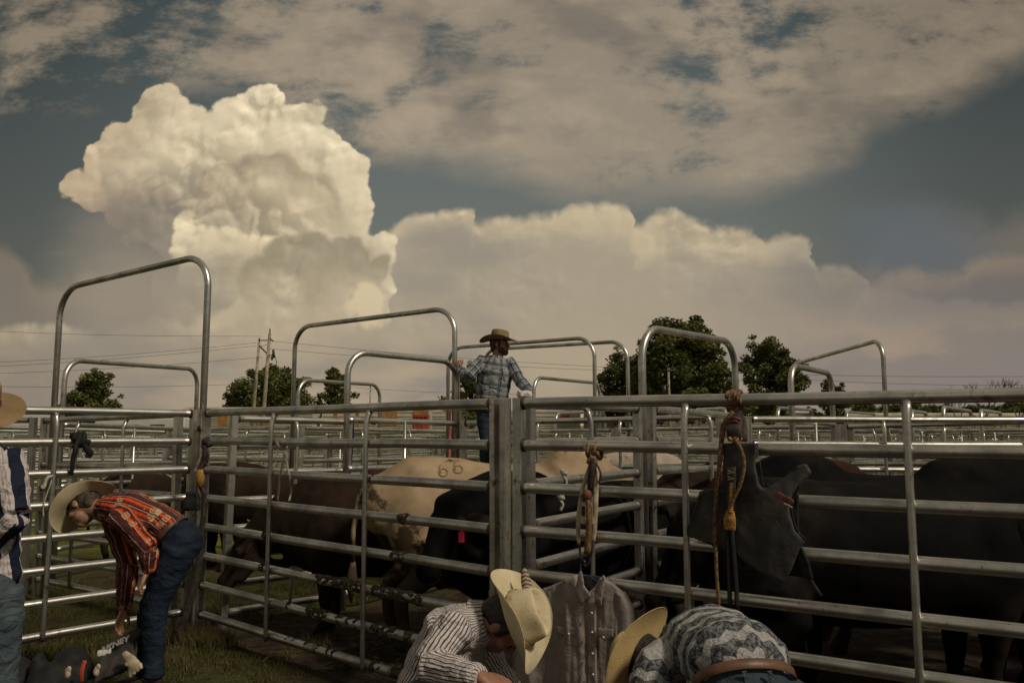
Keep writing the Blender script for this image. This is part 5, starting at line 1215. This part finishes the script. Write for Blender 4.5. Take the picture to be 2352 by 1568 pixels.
def wrap(px, py, onp, width, e, mt, nm, turns=3, A=QJ, B=QE, rr=.036):
    """cord or cloth wound round a rail at (px, py)"""
    c = onp(px, py, 0.); d = (Vector((B.x, B.y, 0))-Vector((A.x, A.y, 0))).normalized(); n_ = Vector((d.y, -d.x, 0)); up = Vector((0, 0, 1)); pts = []
    for k in range(turns*16+1):
        a = 2*math.pi*k/16; pts.append(c+d*(width*(k/(turns*16)-.5))+(n_*math.cos(a)+up*math.sin(a))*(rr+.003*math.sin(k*1.3))-e.location)
    mb = MB(); mb.tube(pts, width/turns*.62, 8); o = mb.build(nm, M[mt], e); return o
# left bull rope
e = hung('bull_rope', 'bull rope', 'brown and cream bull rope hanging from the second rail above the grey shirt', on2(1352, 1150))
wrap(1364, 1036, on2, .075, e, 'burlap', 'rail_wrap', 4); T_([on2(1362, 1050, .045), on2(1368, 1062, .05), on2(1352, 1060, .055), on2(1362, 1048, .05)], .014, 'burlap', e, 'knot')
T_([on2(1362, 1055, .05), on2(1360, 1085, .055), on2(1356, 1125, .05)], [.020, .022, .015], 'darkstrap', e, 'strap', amp=.006)
T_([on2(1358, 1060, .05), on2(1349, 1086, .06), on2(1336, 1132, .06), on2(1328, 1199, .06), on2(1330, 1250, .05)], [.008, .010, .011, .012, .010], 'pad', e, 'loop', flat=.5)
T_([on2(1368, 1062, .05), on2(1378, 1080, .06), on2(1380, 1098, .06), on2(1374, 1108, .06)], .005, 'darkstrap', e, 'ring')
T_([on2(1370, 1085, .05), on2(1369, 1132, .055), on2(1366, 1199, .055), on2(1362, 1244, .05)], [.012, .013, .014, .012], 'pad', e, 'loop', flat=.5)
q = MB(); c = on2(1349, 1178, .062); d2 = Vector((.849, -.527, 0)); n2 = Vector((-.527, -.849, 0)); Rp = Matrix((d2, n2, Vector((0, 0, 1)))).transposed()
q.box(c-e.location, (.082, .014, .115), rot=Rp, taper=.8); pm = q.mesh('pad', False); b_ = bmesh.new(); b_.from_mesh(pm); bmesh.ops.bevel(b_, geom=b_.edges[:], offset=.005, segments=3, affect='EDGES'); b_.to_mesh(pm); b_.free(); link('pad', pm, M['pad'], e)
q = MB(); q.box(c-e.location+n2*.010+Rp @ Vector((-.018, 0, .01)), (.018, .004, .05), rot=Rp); q.build('pad_patch', M['darkstrap'], e, smooth=False)
q = MB(); q.ell(on2(1349, 1137, .07)-e.location, (.026, .020, .030)); q.build('knob', M['redclay'], e)
T_([on2(1350, 1148, .085), on2(1353, 1204, .085), on2(1348, 1271, .075)], [.011, .015, .017], 'braid', e, 'braided_tail', n=12)
T_([on2(1330, 1245, .05), on2(1334, 1275, .05), on2(1346, 1300, .05), on2(1358, 1275, .05), on2(1362, 1243, .05)], .006, 'darkstrap', e, 'cord')
# right bull rope
e = hung('bull_rope', 'bull rope', 'long amber laced bull rope hanging from the top rail over the black vest', on2(1690, 1100))
wrap(1689, 915, on2, .066, e, 'burlap', 'rail_wrap', 5, rr=.036); wrap(1690, 938, on2, .060, e, 'burlap', 'knot', 3, rr=.013)
T_([on2(1684, 944, 0.060), on2(1672, 962, 0.070), on2(1660, 985, 0.070), on2(1655, 1046, 0.125), on2(1648, 1111, 0.130), on2(1641, 1208, 0.125), on2(1645, 1290, 0.125), on2(1651, 1395, 0.125)], [.010, .014, .012, .010, .009, .009], 'braid', e, 'cord', amp=.004)
T_([on2(1697, 944, 0.060), on2(1708, 970, 0.060), on2(1710, 1013, 0.085)], [.010, .014, .014], 'darkstrap', e, 'strap', flat=.4)
T_([on2(1690, 948, 0.060), on2(1688, 968, 0.070), on2(1686, 990, 0.105), on2(1686, 1012, 0.100)], [.018, .036, .038, .030], 'darkstrap', e, 'handle', flat=.45, side=(.85, -.53, 0), n=14, amp=.004)
for k in range(5): T_([on2(1672+k, 962+k*9, 0.085), on2(1686, 958+k*9, 0.098), on2(1702-k*.5, 964+k*9, 0.085)], .0055, 'redclay' if k < 3 else 'darkstrap', e, 'handle_wrap', n=6)
for sx in (1674, 1699):
    q = MB()
    for k in range(6): q.ell(on2(sx+(2 if k % 2 else 0), 982+k*5.2, 0.092)-e.location, (.010, .010, .0085), None, 8, 6)
    q.build('lacing', M['yellow'], e)
T_([on2(1674, 1006, 0.125), on2(1684, 1012, 0.130), on2(1697, 1008, 0.125)], .010, 'yellow', e, 'lacing')
T_([on2(1686, 1005, 0.135), on2(1702, 1031, 0.155), on2(1709, 1068, 0.155), on2(1700, 1113, 0.155), on2(1684, 1147, 0.155), on2(1674, 1175, 0.150)], .0085, 'braid', e, 'curled_cord', n=10)
T_([on2(1678, 1072, 0.130), on2(1679, 1120, 0.135), on2(1677, 1176, 0.135)], [.026, .022, .018], 'darkstrap', e, 'strap', flat=.4, side=(.85, -.53, 0), n=12)
q = MB()
for k in range(13): q.ell(on2(1681-k*.25, 1112+k*5.2, 0.151)-e.location, (.012, .010, .0085), None, 8, 6)
q.build('lacing', M['yellow'], e)
for k in range(4): T_([on2(1672, 1080+k*7, 0.145), on2(1687, 1086+k*7-(k % 2)*8, 0.155)], .004, 'pad', e, 'stitch', n=6)
T_([on2(1677, 1172, 0.140), on2(1676, 1192, 0.145), on2(1676, 1216, 0.140)], [.018, .029, .027], 'yellow', e, 'braided_end', flat=.45, side=(.85, -.53, 0), n=14)
T_([on2(1672, 1212, 0.125), on2(1674, 1300, 0.125), on2(1677, 1400, 0.120)], .0105, 'blackfab', e, 'tail', flat=.5); T_([on2(1681, 1212, 0.125), on2(1688, 1300, 0.125), on2(1694, 1402, 0.120)], .0105, 'blackfab', e, 'tail', flat=.5)
# slabs of cloth cut to an outline, with depth and folds
def slab(e, nm, pts, onp, off, th, mt, vox=.007, fold=.010, fs=7., seed=0, parent=None, bulge=.0, attr=False, sm=3, vz=.6):
    n_ = onp(pts[0][0], pts[0][1], 1.)-onp(pts[0][0], pts[0][1], 0.); A = onp(1200, 1100, 0.); B = onp(2000, 1100, 0.); d = (B-A); d.z = 0; d.normalize(); n_ = Vector((d.y, -d.x, 0)); n_ = n_ if n_.y < 0 else -n_
    P_ = [onp(a, b_, off)-e.location for a, b_ in pts]; N = len(P_); mb = MB()
    mb.add([p+n_*th/2 for p in P_]+[p-n_*th/2 for p in P_], [tuple(range(N)), tuple(reversed(range(N, 2*N)))]+[(i, (i+1) % N, N+(i+1) % N, N+i)[::-1] for i in range(N)])
    me = fuse(mb, vox, sm); V_ = co(me); c = V_.mean(0)
    dsp = np.array([fold*mnoise.fractal(Vector((v[0]*fs+seed, v[1]*fs, v[2]*fs*vz)), .7, 2.1, 3) for v in V_]); w = (V_-c) @ np.array(d); span = np.abs(w).max()+1e-6
    dsp += bulge*(1-(w/span)**2); setco(me, V_+np.outer(dsp, np.array(n_)))
    if attr: setattr_vec(me, 'pc', np.stack([V_[:, 2], w, w*0], 1))
    return link(nm, me, M[mt], parent or e)
m, t, b = mat('worn_black_vest'); p = t.tc(); n = t.noise(p, 8, 6, .65); c = t.mix(t.sstep(n, .35, .65), (.022, .020, .019), (.046, .041, .037)); c = t.mix(t.sstep(t.noise(p, 4.5, 6, .7), .54, .70, 0, .6), c, (.10, .066, .034))
t.put(b.inputs['Base Color'], c); S(b, Roughness=.75); t.put(b.inputs['Normal'], t.bump(t.m('ADD', t.noise(p, 9, 4, .6), t.m('MULTIPLY', t.noise(p, 80, 3, .5), .1)), .4, .015)); M['vest'] = m
e = hung('riding_vest', 'vest', 'worn black protective riding vest hanging over the second rail', on2(1720, 1180))
slab(e, 'side_panel', [(1611, 1126), (1640, 1120), (1690, 1128), (1706, 1200), (1700, 1276), (1640, 1248), (1579, 1228), (1594, 1180)], on2, .050, .030, 'vest', fold=.012, fs=5., seed=13, bulge=.035, sm=8)
slab(e, 'vest_panel', [(1663, 1124), (1664, 1050), (1662, 1016), (1742, 1016), (1739, 1069), (1749, 1113), (1762, 1121), (1803, 1096), (1832, 1068), (1852, 1062), (1866, 1086), (1838, 1114), (1822, 1139), (1816, 1172), (1830, 1218), (1853, 1239), (1838, 1261), (1819, 1312), (1800, 1336), (1749, 1312), (1712, 1286), (1690, 1262), (1682, 1200), (1674, 1150)], on2, .075, .028, 'vest', fold=.012, fs=5., seed=3, bulge=.030, sm=14)
slab(e, 'back_panel', [(1665, 1120), (1760, 1110), (1835, 1130), (1835, 1240), (1860, 1290), (1868, 1330), (1800, 1320), (1700, 1310), (1620, 1240)], on2, .030, .02, 'blackfab', fold=.012, seed=9)
slab(e, 'shoulder_strap', [(1700, 1018), (1742, 1014), (1741, 1052), (1702, 1056)], on2, .085, .014, 'vest', fold=.004)
slab(e, 'vest_badge', [(1782, 1131), (1788, 1128), (1824, 1148), (1822, 1159), (1814, 1157), (1780, 1139)], on2, .132, .006, 'redclay', fold=.001, vox=.003)
slab(e, 'badge_edge', [(1800, 1153), (1820, 1163), (1820, 1167), (1799, 1157)], on2, .134, .005, 'pad', fold=.0, vox=.002)
for pp in ([(1745, 1060), (1752, 1112), (1764, 1118), (1803, 1096), (1834, 1070)], [(1838, 1114), (1824, 1140), (1818, 1172), (1830, 1214), (1850, 1238)], [(1612, 1130), (1596, 1180), (1582, 1226), (1640, 1247), (1695, 1276)], [(1700, 1130), (1710, 1180), (1716, 1240), (1724, 1290)]): T_([on2(a, b_, .098) for a, b_ in pp], .0045, 'blackfab', e, 'piping', n=6)
T_([on2(1770, 1180, .118), on2(1790, 1210, .118), on2(1800, 1270, .11)], .004, 'darkstrap', e, 'seam', n=6)
T_([on2(1845, 1300, .03), on2(1868, 1340, .02), on2(1888, 1368, .02)], [.010, .007, .006], 'darkstrap', e, 'side_strap', flat=.3)
# grey shirt on a blue hanger
M['greyshirt'] = cloth_mat('grey_brown_cotton', c_plain((.24, .195, .17), (.31, .26, .23)), .3); M['greyshirt_in'] = cloth_mat('grey_brown_lining', c_plain((.05, .038, .035), (.08, .062, .058)), .5)
e = hung('shirt', 'shirt', 'grey brown work shirt with two pockets hanging from a blue hanger', on2(1340, 1450))
fl = lambda nm, pts, off, th=.02, mt='greyshirt', **k: slab(e, nm, pts, on2, off, th, mt, attr=True, **k)
fl('sleeve', [(1262, 1345), (1240, 1356), (1216, 1400), (1196, 1480), (1184, 1600), (1186, 1720), (1250, 1720), (1262, 1560), (1275, 1430)], .085, .075, seed=1, fold=.022, bulge=.02, vz=.2)
fl('sleeve', [(1418, 1350), (1436, 1360), (1452, 1392), (1458, 1470), (1462, 1600), (1460, 1720), (1410, 1720), (1404, 1560), (1400, 1430)], .06, .075, seed=2, fold=.022, bulge=.02, vz=.2)
fl('shirt_body', [(1331, 1316), (1300, 1330), (1258, 1348), (1256, 1420), (1252, 1540), (1248, 1740), (1424, 1740), (1420, 1560), (1424, 1420), (1430, 1362), (1412, 1340), (1385, 1322), (1372, 1345), (1352, 1362), (1338, 1345)], .085, .05, seed=4, fold=.024, fs=9, bulge=.03, vz=.16)
fl('neck_lining', [(1334, 1316), (1383, 1322), (1376, 1356), (1352, 1372), (1336, 1352)], .055, .014, 'greyshirt_in', fold=.004); fl('collar', [(1330, 1312), (1337, 1310), (1342, 1345), (1358, 1366), (1336, 1388), (1322, 1352)], .152, .012, fold=.003, vox=.005)
fl('collar', [(1384, 1318), (1390, 1324), (1386, 1352), (1381, 1392), (1364, 1370), (1376, 1350)], .150, .012, fold=.003, vox=.005)
q = slab(e, 'neck_label', [(1342, 1347), (1362, 1350), (1362, 1357), (1342, 1354)], on2, .068, .006, 'blackfab', fold=.0, vox=.003)
fl('placket', [(1350, 1385), (1368, 1380), (1371, 1500), (1373, 1740), (1349, 1740), (1350, 1500)], .140, .012, seed=6, fold=.006, vox=.006)
for nm, pts in (('pocket', [(1279, 1437), (1334, 1439), (1334, 1453), (1308, 1465), (1280, 1454)]), ('pocket', [(1373, 1440), (1409, 1444), (1408, 1462), (1390, 1472), (1373, 1458)])): fl(nm, pts, .148, .008, seed=8, fold=.003, vox=.005)
M['pearl'] = simple('pearl_snap', (.6, .55, .48), .25, .2, .05)
for bx, by in ((1359, 1407), (1360, 1451), (1361, 1500), (1362, 1548), (1306, 1455), (1386, 1463)):
    q = MB(); q.ell(on2(bx, by, .160)-e.location, (.0065, .006, .0065), None, 10, 6); q.build('button', M['pearl'], e)
e = hung('coat_hanger', 'hanger', 'thin blue wire hanger holding the grey shirt', on2(1340, 1300))
T_([on2(1345, 1292, .055), on2(1337, 1285, .06), on2(1334, 1300, .06), on2(1335, 1316, .07), on2(1345, 1324, .08)], .0045, 'bluep', e, 'hook', n=8)
T_([on2(1300, 1345, .07), on2(1345, 1322, .08), on2(1364, 1330, .085), on2(1384, 1340, .08), on2(1415, 1352, .07)], .0055, 'bluep', e, 'hanger_arm', n=8)
# corner bundle on the left post
def onk(px, py, Y=6.42): return W(px, py, Y)
e = hung('bull_rope', 'bull rope', 'dark knotted bull rope with a yellow grip hanging at the left corner post', onk(460, 1150))
for i, (a, b_, r_) in enumerate([(473, 1012, .035), (480, 1020, .030), (468, 1024, .028)]):
    q = MB(); q.ell(onk(a, b_)-e.location, (r_, r_, r_*.9)); me = q.mesh('knot'); rough(me, .012, 30, i); link('knot', me, M['darkstrap'], e)
T_([onk(472, 1018), onk(470, 1045), onk(462, 1075), onk(458, 1100)], [.018, .022, .016, .012], 'darkstrap', e, 'strap', amp=.01)
T_([onk(474, 1030), onk(455, 1060), onk(447, 1085)], .009, 'rope', e, 'cord', amp=.006); T_([onk(476, 1030), onk(478, 1052), onk(470, 1068)], .010, 'darkstrap', e, 'cord', amp=.006)
q = MB(); q.tube([onk(459, 1078, 6.38)-e.location, onk(460, 1098, 6.38)-e.location, onk(458, 1118, 6.38)-e.location], [.024, .032, .026], 12); me = q.mesh('grip'); rough(me, .006, 60, 2); link('grip', me, M['yellow'], e)
q = MB(); q.box(onk(441, 1150, 6.36)-e.location, (.125, .06, .15), taper=.8); me = fuse(q, .012, 5); rough(me, .012, 14, 2); link('bell_pad', me, M['blackfab'], e)
T_([onk(456, 1110), onk(468, 1135), onk(467, 1180), onk(462, 1240), onk(455, 1300), onk(440, 1370), onk(420, 1430), onk(398, 1500)], [.014, .022, .020, .024, .032, .034, .030, .026], 'darkstrap', e, 'tail', amp=.012, flat=.55)
# dark strap bundle on the left panel
e = hung('glove_strap', 'strap', 'black leather strap bundle tied over the second rail at the left', on0(180, 1030))
wrap(182, 1010, on0, .10, e, 'blackfab', 'rail_wrap', 3, A=OE, B=OK_, rr=.045)
T_([on0(180, 1010, .06), on0(172, 1035, .07), on0(168, 1060, .06), on0(165, 1090, .05)], [.024, .032, .028, .020], 'blackfab', e, 'strap', amp=.012, flat=.6); T_([on0(190, 1015, .04), on0(205, 1040, .04), on0(200, 1050, .04)], [.016, .028, .018], 'blackfab', e, 'strap', amp=.012, flat=.6)
e = hung('rope_end', 'rope', 'frayed pale rope end hanging left of the leaning straw hat', on0(112, 1130))
T_([on0(122, 1092, .05), on0(108, 1098, .05), on0(104, 1112, .05), on0(98, 1122, .05)], .012, 'whiterope', e, 'rope', amp=.008); T_([on0(120, 1100, .05), on0(100, 1160, .05), on0(101, 1185, .05)], .004, 'whiterope', e, 'string', amp=.004)
e = hung('rope_loop', 'rope', 'pale cord looped round the second rail beside the thin left strut', on1(655, 1040))
wrap(648, 1020, on1, .03, e, 'whiterope', 'loop', 2, A=PK, B=PJ, rr=.036)
T_([on1(655, 1038, .045), on1(647, 1070, .05), on1(642, 1110, .05), on1(638, 1150, .05)], .0075, 'whiterope', e, 'strand', amp=.006); T_([on1(656, 1038, .045), on1(660, 1070, .05), on1(666, 1098, .05), on1(668, 1130, -.05), on1(664, 1150, -.05)], .0075, 'whiterope', e, 'strand', amp=.006, seed=4)
e = hung('cord', 'rope', 'thin blue cord hanging from a rail behind the left middle panel', W(812, 1000, 8.2))
T_([W(840, 958, 8.2), W(856, 962, 8.2), W(860, 972, 8.2), W(852, 968, 8.2)], .018, 'iron', e, 'knot'); T_([W(812, 966, 8.2), W(811, 1000, 8.2), W(808, 1040, 8.2), W(804, 1090, 8.2)], .010, 'bluep', e, 'strand', amp=.008)
e = hung('rope_tie', 'rope', 'grey twisted rope tying the gate posts of the low arch', W(830, 1123, 7.7))
T_([W(786, 1118, 7.65), W(800, 1124, 7.62), W(825, 1124, 7.62), W(850, 1122, 7.62), W(862, 1118, 7.65)], .012, 'rope', e, 'rope', amp=.01)
for i, (px, py, Y) in enumerate([(1297, 1094, 5.0), (1290, 1150, 5.05)]):
    e = hung('rope_knot', 'rope', ['white rope knot tied round the upper rail of the cross panel', 'white rope end hanging below its knot on the cross panel'][i], W(px, py, Y))
    q = MB(); q.ell((0, 0, .02), (.022, .02, .018)); q.ell((-.015, 0, .03), (.015, .015, .015)); me = q.mesh('knot'); rough(me, .004, 60, i); link('knot', me, M['whiterope'], e)
    T_([W(px-5, py-6, Y), W(px+2, py+8, Y), W(px+6 if i == 0 else px-2, py+22, Y)], .009, 'whiterope', e, 'rope_tail', amp=.006)
e = hung('red_pipe', 'pole', 'thin red pole standing beside the wide arch leg left of the man on the fence', Vector((W(1030, 1000, 9.3).x, 9.3, gz(0, 9.3))))
q = MB(); hh = W(1034, 925, 9.3).z-e.location.z; q.tube([(-.02, 0, 0), (0, 0, hh*.5), (.02, 0, hh)], .014, 8); q.build('pole', M['redp'], e)
e = hung('crumpled_bag', 'plastic bag', 'crumpled white plastic bag under the hand of the man on the fence', W(1203, 905, 8.35))
q = MB(); q.ell((0, 0, 0), (.085, .05, .035)); q.ell((.06, 0, .02), (.04, .03, .02)); me = fuse(q, .008, 1); rough(me, .03, 16, 3, octv=3); link('bag', me, M['white'], e)
M['letter'] = simple('faded_white_print', (.30, .28, .25), .7)
# ------------------------------------------------------------------ gear on the grass
def lump(nm, cat, label, parts, mt, vox=.014, amp=.02, sc=7, seed=0, group='gear lying on the grass'):
    c = parts[0][0]; e = empty(nm, (c.x, c.y, gz(c.x, c.y)), 0, label, cat, group); q = MB()
    for c_, r_ in parts: q.ell(c_-e.location, r_)
    me = fuse(q, vox, 4); rough(me, amp, sc, seed); link('cloth' if nm != 'duffel_bag' else 'bag_body', me, M[mt], e); return e
def GPx(px, Y, z): p = PL(px, Y); return Vector((p.x, p.y, gz(*p)+z))
e = lump('duffel_bag', 'bag', 'black duffel bag on the grass beside the striped man', [(GPx(45, 5.05, .13), (.17, .15, .17)), (GPx(-10, 5.05, .13), (.17, .16, .18)), (GPx(92, 5.05, .10), (.06, .12, .12))], 'blackfab')
T_([GPx(0, 4.88, .25), GPx(20, 4.85, .30), GPx(50, 4.85, .28), GPx(70, 4.88, .18)], .012, 'darkstrap', e, 'handle')
e = lump('duffel_bag', 'bag', 'open black gear bag in front of the bending man', [(GPx(150, 5.0, .10), (.14, .16, .15)), (GPx(195, 5.1, .12), (.14, .14, .20)), (GPx(122, 5.0, .12), (.05, .06, .20)), (GPx(250, 4.95, .06), (.12, .14, .11))], 'blackfab', seed=4)
q = MB(); q.tube([GPx(110, 4.75, .03)-e.location, GPx(200, 4.75, .03)-e.location], .02, 8); q.build('piping', M['darkstrap'], e)
e = hung('riding_vest', 'vest', 'dark riding vest with pale lettering lying on the gear bag', W(270, 1505, 4.95)); tag(e, group='gear lying on the grass')
q = MB(); Rv = Matrix.Rotation(R(-24), 3, 'Y') @ Matrix.Rotation(R(-48), 3, 'X'); q.box((0, 0, 0), (.25, .03, .26), rot=Rv, taper=.8); q.ell(Rv @ Vector((.09, 0, .10)), (.06, .03, .05), Rv); me = fuse(q, .008, 3); rough(me, .012, 9, 2); link('vest_panel', me, M['vest'], e)
me = textmesh('AKNEY', .058, .003, True); o = link('lettering', me, M['letter'], e); o.matrix_local = Matrix.Translation(Rv @ Vector((.0, -.040, .055))) @ (Rv.to_4x4()) @ Matrix.Rotation(R(90), 4, 'X')
e = hung('glove', 'glove', 'tan leather glove lying on the dark lettered vest', W(302, 1518, 4.80)); tag(e, group='gear lying on the grass')
q = MB(); q.loft([(-.045, 0, .045), (0, 0, .0), (.03, -.01, -.03)], [.022, .036, .040], 12, side=(.7, 0, .7), flat=.5)
for k in range(4): q.tube([(.02+.018*k-.02, -.01, -.045+.012*k), (.03+.02*k-.02, -.02, -.085+.016*k)], [.013, .010], 8)
q.tube([(-.005, 0, .01), (-.03, -.01, -.02)], [.013, .010], 8); me = fuse(q, .006, 2); link('glove_leather', me, M['pad'], e)
m, t, b = mat('clear_plastic_bottle'); S(b, Roughness=.12); b.inputs['Base Color'].default_value = (.75, .82, .84, 1); b.inputs['Transmission Weight'].default_value = .8; b.inputs['IOR'].default_value = 1.2; M['bottle'] = m
gp = GPx(249, 4.72, 0); e = empty('water_bottle', gp, 0, 'clear plastic water bottle standing at the lower left', 'bottle', 'gear lying on the grass')
q = MB(); prof = [(.0, .030), (.01, .033), (.03, .034), (.05, .0325), (.09, .034), (.13, .034), (.16, .028), (.185, .014), (.20, .013)]
q.tube([(0, 0, z) for z, r_ in prof], [r_ for z, r_ in prof], 20); q.build('bottle_body', M['bottle'], e)
q = MB(); q.tube([(0, 0, .198), (0, 0, .222)], .0155, 16); q.build('cap', M['white'], e); q = MB(); q.tube([(0, 0, .055), (0, 0, .125)], .0348, 20, cap=False); q.build('label_band', M['pearl'], e)
e = hung('red_strap', 'strap', 'short red strap beside the lettered vest', GPx(222, 5.0, .22)); T_([GPx(224, 4.9, .30), GPx(218, 4.88, .24), GPx(220, 4.88, .18)], [.012, .014, .010], 'redp', e, 'strap', flat=.3); tag(e, group='gear lying on the grass')
e = hung('white_rag', 'rag', 'small grey rag with pale edge on the gear bag', W(240, 1497, 4.82)); q = MB(); q.box((0, 0, 0), (.075, .03, .03), rot=Matrix.Rotation(R(-12), 3, 'Y')); me = fuse(q, .006, 1); rough(me, .01, 22, 1); link('cloth', me, M['white'], e); tag(e, group='gear lying on the grass')
for i, (px, py) in enumerate([(155, 1545), (222, 1540)]):
    e = hung('leather_scrap', 'glove', ['pale tan glove tip showing on the black bag, left one', 'pinkish tan glove tip showing on the black bag, right one'][i], W(px, py, 4.7)); q = MB(); q.ell((0, 0, 0), (.018, .012, .03)); q.ell((.008, 0, .02), (.014, .01, .02)); me = q.mesh('glove_leather'); rough(me, .004, 30, i); link('glove_leather', me, M['pad'], e); tag(e, group='gear lying on the grass')
p_ = PL(722, 3.55)
e = lump('gear_sack', 'bag', 'dark grey rounded sack at the bottom edge between the bending and the crouching man', [(Vector((p_.x, 3.55, .28)), (.155, .15, .30)), (Vector((p_.x-.08, 3.55, .22)), (.12, .14, .31)), (Vector((p_.x+.09, 3.55, .24)), (.11, .14, .30))], 'greysack' if 'greysack' in M else 'vest', amp=.012, sc=5, group=None)
e = hung('coiled_cable', 'rope', 'dark coiled rope ring at the bottom left corner', GPx(80, 4.55, .06)); tag(e, group='gear lying on the grass')
q = MB()
for k in range(3): q.tube([Vector((.15*math.cos(a*math.pi/12), .13*math.sin(a*math.pi/12), .02*k+.008*math.sin(a))) for a in range(25)], .012, 8)
q.build('rope', M['darkstrap'], e)
